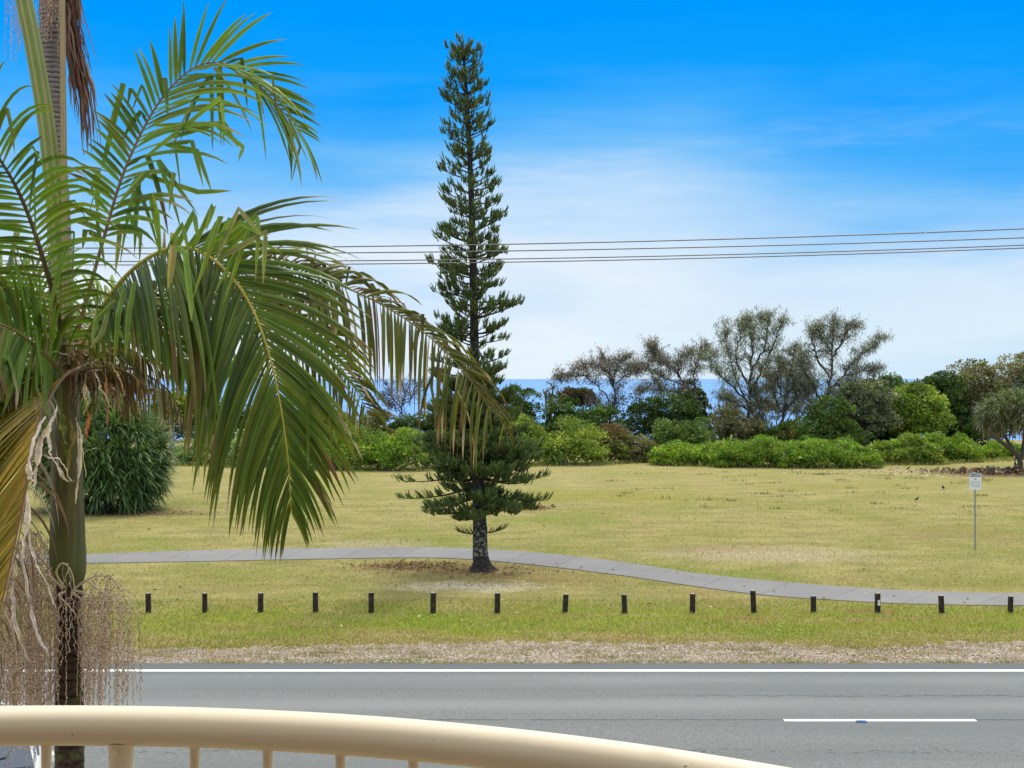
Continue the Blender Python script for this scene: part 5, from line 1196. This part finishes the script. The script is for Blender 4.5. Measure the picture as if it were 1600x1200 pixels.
seed_stalk(palm, [[(98, 920, -.1), (80, 902, -.15), (60, 890, -.2), (48, 885, -.2), (30, 910, -.2)], [(98, 915, 0), (70, 880, .05), (40, 850, .1), (15, 850, .15), (-10, 880, .2)], [(95, 925, .05), (70, 935, .1), (45, 920, .15), (10, 935, .2), (-20, 960, .2)], [(98, 920, -.05), (85, 880, -.05), (60, 840, 0), (48, 835, 0), (30, 860, 0)], [(98, 922, .1), (80, 910, .15), (50, 900, .2), (20, 905, .25), (0, 940, .3)]], 7.5, 210, (1090, 1230), 52, lenr=(150, 340), label='dense pale seed strands hanging left of the trunk')
seed_stalk(palm, [[(100, 918, -.12), (88, 895, -.2), (98, 880, -.24), (112, 895, -.24), (118, 930, -.22)], [(102, 925, -.12), (92, 930, -.2), (106, 945, -.24), (118, 960, -.22)], [(112, 925, -.12), (128, 940, -.2), (122, 965, -.22)]], 7.5, 13, (990, 1110), 53, lenr=(60, 190), label='few seed strands hanging across the front of the trunk', wr=.2)

# the taller palm right behind it
D2 = 8.7; g2 = np.array([(107 - CX) / F * D2, D2, 0.0])
palm2 = empty('palm_tree', g2, 'taller grey ringed palm rising behind, its crown above the picture', 'palm')
yg2 = HY + CAMZ / D2 * F
lathe_px('trunk', M['grey_trunk'], [(77, -60, 33), (79, 60, 34), (84, 200, 35), (92, 350, 36), (98, 500, 37), (103, 700, 38), (106, 1000, 39), (107, 1500, 44), (107, yg2 + 20, 56)], D2, palm2, ridges=.02)
lathe_px('crownshaft', M['shaft'], [(72, -330, 8), (73, -280, 26), (75, -160, 38), (76, -90, 46), (77, -62, 42), (77, -56, 34)], D2, palm2)
for q in range(9):
    a = q * 6.28 / 9 + .3; c0 = P(73, -270, D2)
    hv = np.array([math.cos(a), math.sin(a), 0]); ct = [c0 + hv * .02, c0 + hv * .3 + [0, 0, .45], c0 + hv * .9 + [0, 0, .85], c0 + hv * 1.6 + [0, 0, .75], c0 + hv * 1.9 + [0, 0, 1.1]]
    sd1 = np.array([-math.sin(a), math.cos(a), 0])
    frond(palm2, ct, 30, .5, (tuple(sd1 + [0, 0, -.2]), tuple(sd1 + [0, 0, -.4])), (tuple(-sd1 + [0, 0, -.2]), tuple(-sd1 + [0, 0, -.4])), (62, 32), .35, .05, .18, .022, .014, .2, GREEN, YG, 80 + q)
seed_stalk(palm2, [[(72, -58, -.12), (64, -75, -.2), (58, -60, -.25), (56, -30, -.2)], [(78, -58, -.14), (80, -80, -.2), (86, -70, -.22), (90, -40, -.2)], [(75, -58, -.14), (72, -75, -.22), (70, -50, -.24), (72, -20, -.2)], [(80, -58, -.1), (95, -60, -.1), (100, -30, -.1)]], D2, 34, (20, 112), 54, cols=((.50, .36, .26), (.34, .19, .13), (.6, .48, .38)), lenr=(60, 190), label='pale dry seed strands over the top of the grey trunk', wr=.3, bead=.0052)
seed_stalk(palm2, [[(70, -58, 0), (40, -90, .3), (10, -80, .4), (-20, -40, .5)], [(70, -58, 0), (50, -80, .3), (35, -60, .5), (25, -20, .6)]], D2 + .6, 34, (20, 95), 55, cols=((.50, .42, .36), (.40, .30, .25), (.6, .5, .42)), lenr=(80, 190), label='thin seed strands at the top left corner', wr=.3, bead=.004)
# dead brown tassel
rs = np.random.RandomState(9); mb = MB()
ax_ = spline([P(96, -70, D2 - .15), P(104, -30, D2 - .15), P(110, 30, D2 - .15), P(120, 90, D2 - .15), P(132, 150, D2 - .15), P(141, 240, D2 - .15)], 60)
n = 300; i0 = rs.randint(0, 42, n); k = 7; Pn = np.zeros((n, k, 3)); Ls = rs.uniform(.2, .5, n)
off = rs.randn(n, 3) * [.036, .03, .01]
for q in range(k):
    f = np.clip(i0 / 59 + q / (k - 1) * Ls * .75, 0, 1) * 59; Pn[:, q] = np.stack([np.interp(f, range(60), ax_[:, m]) for m in range(3)], 1) + off * (.7 + .55 * q / k) + rs.randn(n, 3) * .004
Wd = np.repeat(nrm(rs.randn(n, 3) * [1, 1, .1])[:, None], k, 1); W = .007 * np.array([.6, 1, 1, .9, .8, .6, .1])[None] * np.ones((n, 1))
cl = np.array([(.20, .11, .085), (.14, .075, .055), (.30, .19, .14), (.36, .27, .22)])[rs.choice(4, n, p=[.4, .3, .2, .1])]
ribbons(mb, Pn, Wd, W, np.repeat(cl[:, None], k, 1)); tube(mb, ax_[:30], np.linspace(.014, .004, 30), 6, (.2, .12, .08))
tag(mb.build('dead_seed_tassel', M['dry'], palm2), 'dark brown dried tassel hanging down beside the grey trunk')

# ------------------------------------------------------------------ balcony railing
RC = np.array([-.70, .08]); RR = 1.92; RZ = CAMZ - .5415
def rp(s, z=RZ, r=RR): a = s / RR; return np.array([RC[0] + r * math.sin(a), RC[1] + r * math.cos(a), z])
rail = empty('balcony_railing', (RC[0], RC[1], RZ - 1.0), 'curved cream painted metal balcony railing in the foreground', 'railing')
mb = MB(); tube(mb, [rp(s) for s in np.linspace(-2.7, 2.7, 140)], .0305, 40); mb.build('top_rail', M['rail'], rail, True)
mb = MB(); tube(mb, [rp(s, RZ - .92) for s in np.linspace(-2.7, 2.7, 90)], .02, 14); mb.build('bottom_rail', M['rail'], rail, True)
for k in range(-22, 22):
    s = .090 + k * .1175; post = (k % 12 == 0)
    c = rp(s); mb = MB()
    if post:
        tube(mb, [c + [0, 0, -1.0], c + [0, 0, -.028]], .0192, 28); tube(mb, [c + [-.004, -.021, -.036], c + [-.004, -.026, -.036]], .005, 10)
        tube(mb, [c + [0, 0, -.033], c + [0, 0, -.029], c + [0, 0, -.024]], [.0195, .0215, .023], 28)
        mb.build('post', M['rail'], rail, True)
    else:
        tube(mb, [c + [0, 0, -.92], c + [0, 0, -.06], c + [0, 0, -.034], c + [0, 0, -.029], c + [0, 0, -.024]], [.0078, .0078, .0079, .0092, .0105], 18); mb.build('baluster', M['rail'], rail, True)
# slab, wall behind the camera and the balcony above: they shade the inner face of the rail
mb = MB(); n = 48
pts = [rp(s, 0, RR + .12)[:2] for s in np.linspace(-2.9, 2.9, n)]
V = [(p[0], p[1], z) for z in (RZ - 1.22, RZ - 1.0) for p in pts] + [(p[0], -1.2, z) for z in (RZ - 1.22, RZ - 1.0) for p in pts]
i = np.arange(n - 1); mb.add(V, np.concatenate([np.stack([i, i + 1, n + i + 1, n + i], 1), np.stack([n + i, n + i + 1, 3 * n + i + 1, 3 * n + i], 1), np.stack([i, i + 1, 2 * n + i + 1, 2 * n + i], 1)]))
tag(mb.build('balcony_floor', M['tiles']), kind='structure')
mb = MB(); V = [(p[0], p[1] - .75, z) for z in (RZ + 1.75, RZ + 1.95) for p in pts] + [(p[0], -1.2, z) for z in (RZ + 1.75, RZ + 1.95) for p in pts]
mb.add(V, np.concatenate([np.stack([i, i + 1, n + i + 1, n + i], 1), np.stack([n + i, n + i + 1, 3 * n + i + 1, 3 * n + i], 1), np.stack([i, i + 1, 2 * n + i + 1, 2 * n + i], 1)]))
tag(mb.build('balcony_ceiling', M['render']), kind='structure')
mb = MB(); box(mb, (-.7, -1.35, 5.0), (14, .3, 10.0)); tag(mb.build('apartment_wall', M['render']), 'cream rendered apartment wall behind the balcony', 'wall')

# ------------------------------------------------------------------ parked car below, bonnet towards the camera
def car():
    cx, y0 = -6.32, 12.75   # y0 = front bumper; the car runs away from the camera
    e = empty('parked_car', (cx, y0 + 1.9, 0), 'white car parked below the railing behind the seed strands', 'car')
    e.rotation_euler = (0, 0, R(21))
    def loft(secs, name, mat, smooth=False, close=True):
        mb = MB(); n = len(secs[0][1]); V = []
        for (y, pr) in secs: V += [(cx + x, y0 + y, z) for x, z in pr]
        i = np.arange(len(secs) - 1)[:, None] * n; j = np.arange(n)[None]; k = (j + 1) % n
        mb.add(V, np.stack([i + j, i + n + j, i + n + k, i + k], -1).reshape(-1, 4))
        for q in (0, len(secs) - 1):
            c = np.mean(V[q * n:q * n + n], 0); mb.add(V[q * n:q * n + n] + [tuple(c)], [[a, (a + 1) % n, n] for a in range(n)])
        return mb.build(name, mat, e, smooth)
    def sec(w, zb, zt, sh): return [(-w * .95, zb), (w * .95, zb), (w, zb + .18), (w, zt - sh), (w * .93, zt - .03), (w * .5, zt + .01), (0, zt + .02), (-w * .5, zt + .01), (-w * .93, zt - .03), (-w, zt - sh), (-w, zb + .18)]
    loft([(0, sec(.72, .28, .62, .2)), (.12, sec(.82, .22, .74, .2)), (.5, sec(.86, .2, .84, .18)), (1.15, sec(.88, .2, .96, .14)), (1.6, sec(.88, .2, .98, .12)), (2.9, sec(.88, .2, .98, .12)), (3.55, sec(.87, .22, .96, .14)), (3.85, sec(.8, .3, .88, .2))], 'body', M['car_white'], True)
    def cab(w, z): return [(-w, .9), (w, .9), (w * .99, z - .12), (w * .9, z - .02), (0, z + .03), (-w * .9, z - .02), (-w * .99, z - .12)]
    loft([(1.2, cab(.83, 1.0)), (1.75, cab(.78, 1.36)), (2.0, cab(.74, 1.43)), (2.7, cab(.74, 1.42)), (3.25, cab(.78, 1.2)), (3.6, cab(.80, .99))], 'cabin', M['car_white'], True)
    def pane(name, pts, th=.012):
        mb = MB(); p = np.array([(cx + x, y0 + y, z) for x, y, z in pts]); nn = nrm(np.cross(p[1] - p[0], p[3] - p[0])); V = np.concatenate([p + nn * th, p - nn * th])
        mb.add(V, [[0, 1, 2, 3], [7, 6, 5, 4], [0, 4, 5, 1], [1, 5, 6, 2], [2, 6, 7, 3], [3, 7, 4, 0]]); return mb.build(name, M['car_glass'], e)
    ws = pane('windscreen', [(-.79, 1.17, 1.03), (.79, 1.17, 1.03), (.68, 1.80, 1.415), (-.68, 1.80, 1.415)], .02)
    for s in (-1, 1):
        pane('side_window', [(s * .842, 1.65, 1.02), (s * .842, 3.2, 1.02), (s * .775, 2.85, 1.32), (s * .775, 1.98, 1.34)], .012)
        mb = MB(); tube(mb, [(cx + s * .1 - .3, y0 + 1.13, 1.03), (cx + s * .1, y0 + 1.2, 1.075), (cx + s * .1 + .42, y0 + 1.3, 1.135)], .012, 6); mb.build('wiper', M['black'], e)
        mb = MB(); box(mb, (cx + s * .97, y0 + 1.5, 1.03), (.2, .1, .13), bev=.03); mb.build('mirror', M['car_white'], e)
        mb = MB(); box(mb, (cx + s * .62, y0 + .1, .68), (.3, .16, .12), bev=.03); mb.build('headlight', M['lamp'], e)
        for y in (.75, 3.05):
            mb = MB(); tube(mb, [(cx + s * .68, y0 + y, .31), (cx + s * .72, y0 + y, .31), (cx + s * .88, y0 + y, .31), (cx + s * .9, y0 + y, .31)], [.28, .31, .31, .27], 24); w = mb.build('wheel', M['black'], e, True)
            mb = MB(); tube(mb, [(cx + s * .89, y0 + y, .31), (cx + s * .915, y0 + y, .31)], [.19, .16], 16); mb.build('rim', M['galv'], w)
    mb = MB(); box(mb, (cx, y0 - .005, .5), (.9, .05, .14), bev=.02); mb.build('grille', M['black'], e)
    pane('rear_window', [(-.6, 3.22, 1.24), (.6, 3.22, 1.24), (.68, 3.56, 1.03), (-.68, 3.56, 1.03)], .015)
car()

# ------------------------------------------------------------------ sky and light
W = bpy.data.worlds.new('World'); SC.world = W; W.use_nodes = True
t = NT(W.node_tree); bg = W.node_tree.nodes['Background']
SUN_EL, SUN_AZ = 58, 20      # azimuth measured from straight ahead, towards the right
tc = t.n('ShaderNodeTexCoord').outputs['Generated']
sp = t.n('ShaderNodeSeparateXYZ', ins={0: tc}); dx, dz = sp.outputs[0], sp.outputs[2]
def lin(r, g_, b_, k=1):
    f = lambda c: (c / 255 / 12.92 if c / 255 <= .04045 else ((c / 255 + .055) / 1.055) ** 2.4); return (f(r) * k, f(g_) * k, f(b_) * k)
st1 = t.noise(t.scl(tc, (1.1, 1.1, 5.5)), 2.3, 5, .5); st2 = t.noise(t.scl(tc, (1, 1, 9)), 5, 6, .6)
zz = t.math('ADD', dz, t.math('MULTIPLY', t.math('SUBTRACT', st1, .5), -.13))
zz = t.math('ADD', zz, t.math('MULTIPLY', t.math('SUBTRACT', st2, .5), -.06))
stops = [(0.0, (200, 229, 250)), (.03, (219, 239, 253)), (.075, (208, 231, 253)), (.11, (176, 216, 252)), (.15, (118, 193, 252)), (.19, (68, 174, 253)), (.235, (18, 160, 255)), (.284, (0, 155, 255))]
S = .5
bl = t.math('ABSOLUTE', t.math('SUBTRACT', t.math('ADD', dx, t.math('MULTIPLY', t.math('SUBTRACT', st1, .5), .3)), .06))
bl = t.math('MULTIPLY', t.sst(bl, .20, .03), t.math('MULTIPLY', t.sst(dz, .09, .15), t.sst(dz, .27, .2)))
zz = t.math('ADD', zz, t.math('MULTIPLY', bl, -.035))
zz = t.math('ADD', zz, t.math('MULTIPLY', t.sst(dx, .12, .34), t.math('MULTIPLY', t.sst(dz, .06, .16), .03)))
wi = t.math('MULTIPLY', t.sst(t.noise(t.scl(tc, (1, 1, 7)), 3.4, 6, .62), .50, .72), t.math('MULTIPLY', t.sst(dz, .04, .09), t.sst(dz, .22, .13)))
rmp = t.ramp(t.math('MULTIPLY', zz, 1 / S, True), [(p / S, lin(*c)) for p, c in stops] + [(.37 / S, lin(0, 153, 255)), (1.0, (.6, .8, 1.0))])
# milky cloud bank low in the middle and left
cl = t.math('MULTIPLY', t.sst(t.math('ADD', dz, t.math('MULTIPLY', t.math('SUBTRACT', st1, .5), .10)), .135, .085), t.sst(t.noise(t.scl(tc, (1, 1, 4)), 3.1, 5, .5), .36, .58))
cl = t.math('MULTIPLY', cl, t.sst(dx, .30, -.02))
vis = t.mix(t.math('MULTIPLY', cl, .75), t.mix(t.math('MULTIPLY', wi, .55), rmp, lin(226, 241, 253)), lin(244, 250, 254))
# bright overcast added above the view, unseen, to light the scene softly
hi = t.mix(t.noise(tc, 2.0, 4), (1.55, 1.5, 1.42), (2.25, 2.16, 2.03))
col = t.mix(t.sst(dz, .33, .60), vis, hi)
sky = t.n('ShaderNodeTexSky', sky_type='NISHITA'); sky.sun_disc = False; sky.sun_elevation = R(SUN_EL); sky.sun_rotation = R(SUN_AZ)
ns = t.n('ShaderNodeVectorMath', operation='SCALE', ins={0: sky.outputs[0], 3: .10}).outputs[0]
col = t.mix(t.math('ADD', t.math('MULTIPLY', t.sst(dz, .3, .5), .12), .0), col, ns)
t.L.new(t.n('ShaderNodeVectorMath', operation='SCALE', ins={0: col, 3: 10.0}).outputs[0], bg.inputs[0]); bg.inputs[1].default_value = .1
L = bpy.data.lights.new('sun', 'SUN'); L.energy = 2.4; L.angle = R(9); L.color = (1, .96, .9)
lo = bpy.data.objects.new('sun', L); COL.objects.link(lo)
sd = Vector((math.sin(R(SUN_AZ)) * math.cos(R(SUN_EL)), math.cos(R(SUN_AZ)) * math.cos(R(SUN_EL)), math.sin(R(SUN_EL))))
lo.rotation_euler = sd.to_track_quat('Z', 'Y').to_euler(); lo.location = (20, 30, 40)

cam = bpy.data.cameras.new('camera'); co = bpy.data.objects.new('camera', cam); COL.objects.link(co); SC.camera = co
cam.sensor_width = 36; cam.lens = F / 1600 * 36; cam.clip_start = .05; cam.clip_end = 150000
cam.shift_y = -(600 - HY) / 1600
co.location = (0, 0, CAMZ); co.rotation_euler = (R(90), 0, 0)
SC.view_settings.view_transform = 'Standard'; SC.view_settings.look = 'None'; SC.view_settings.exposure = 0; SC.view_settings.gamma = 1
SC.render.resolution_x = 1024; SC.render.resolution_y = 768
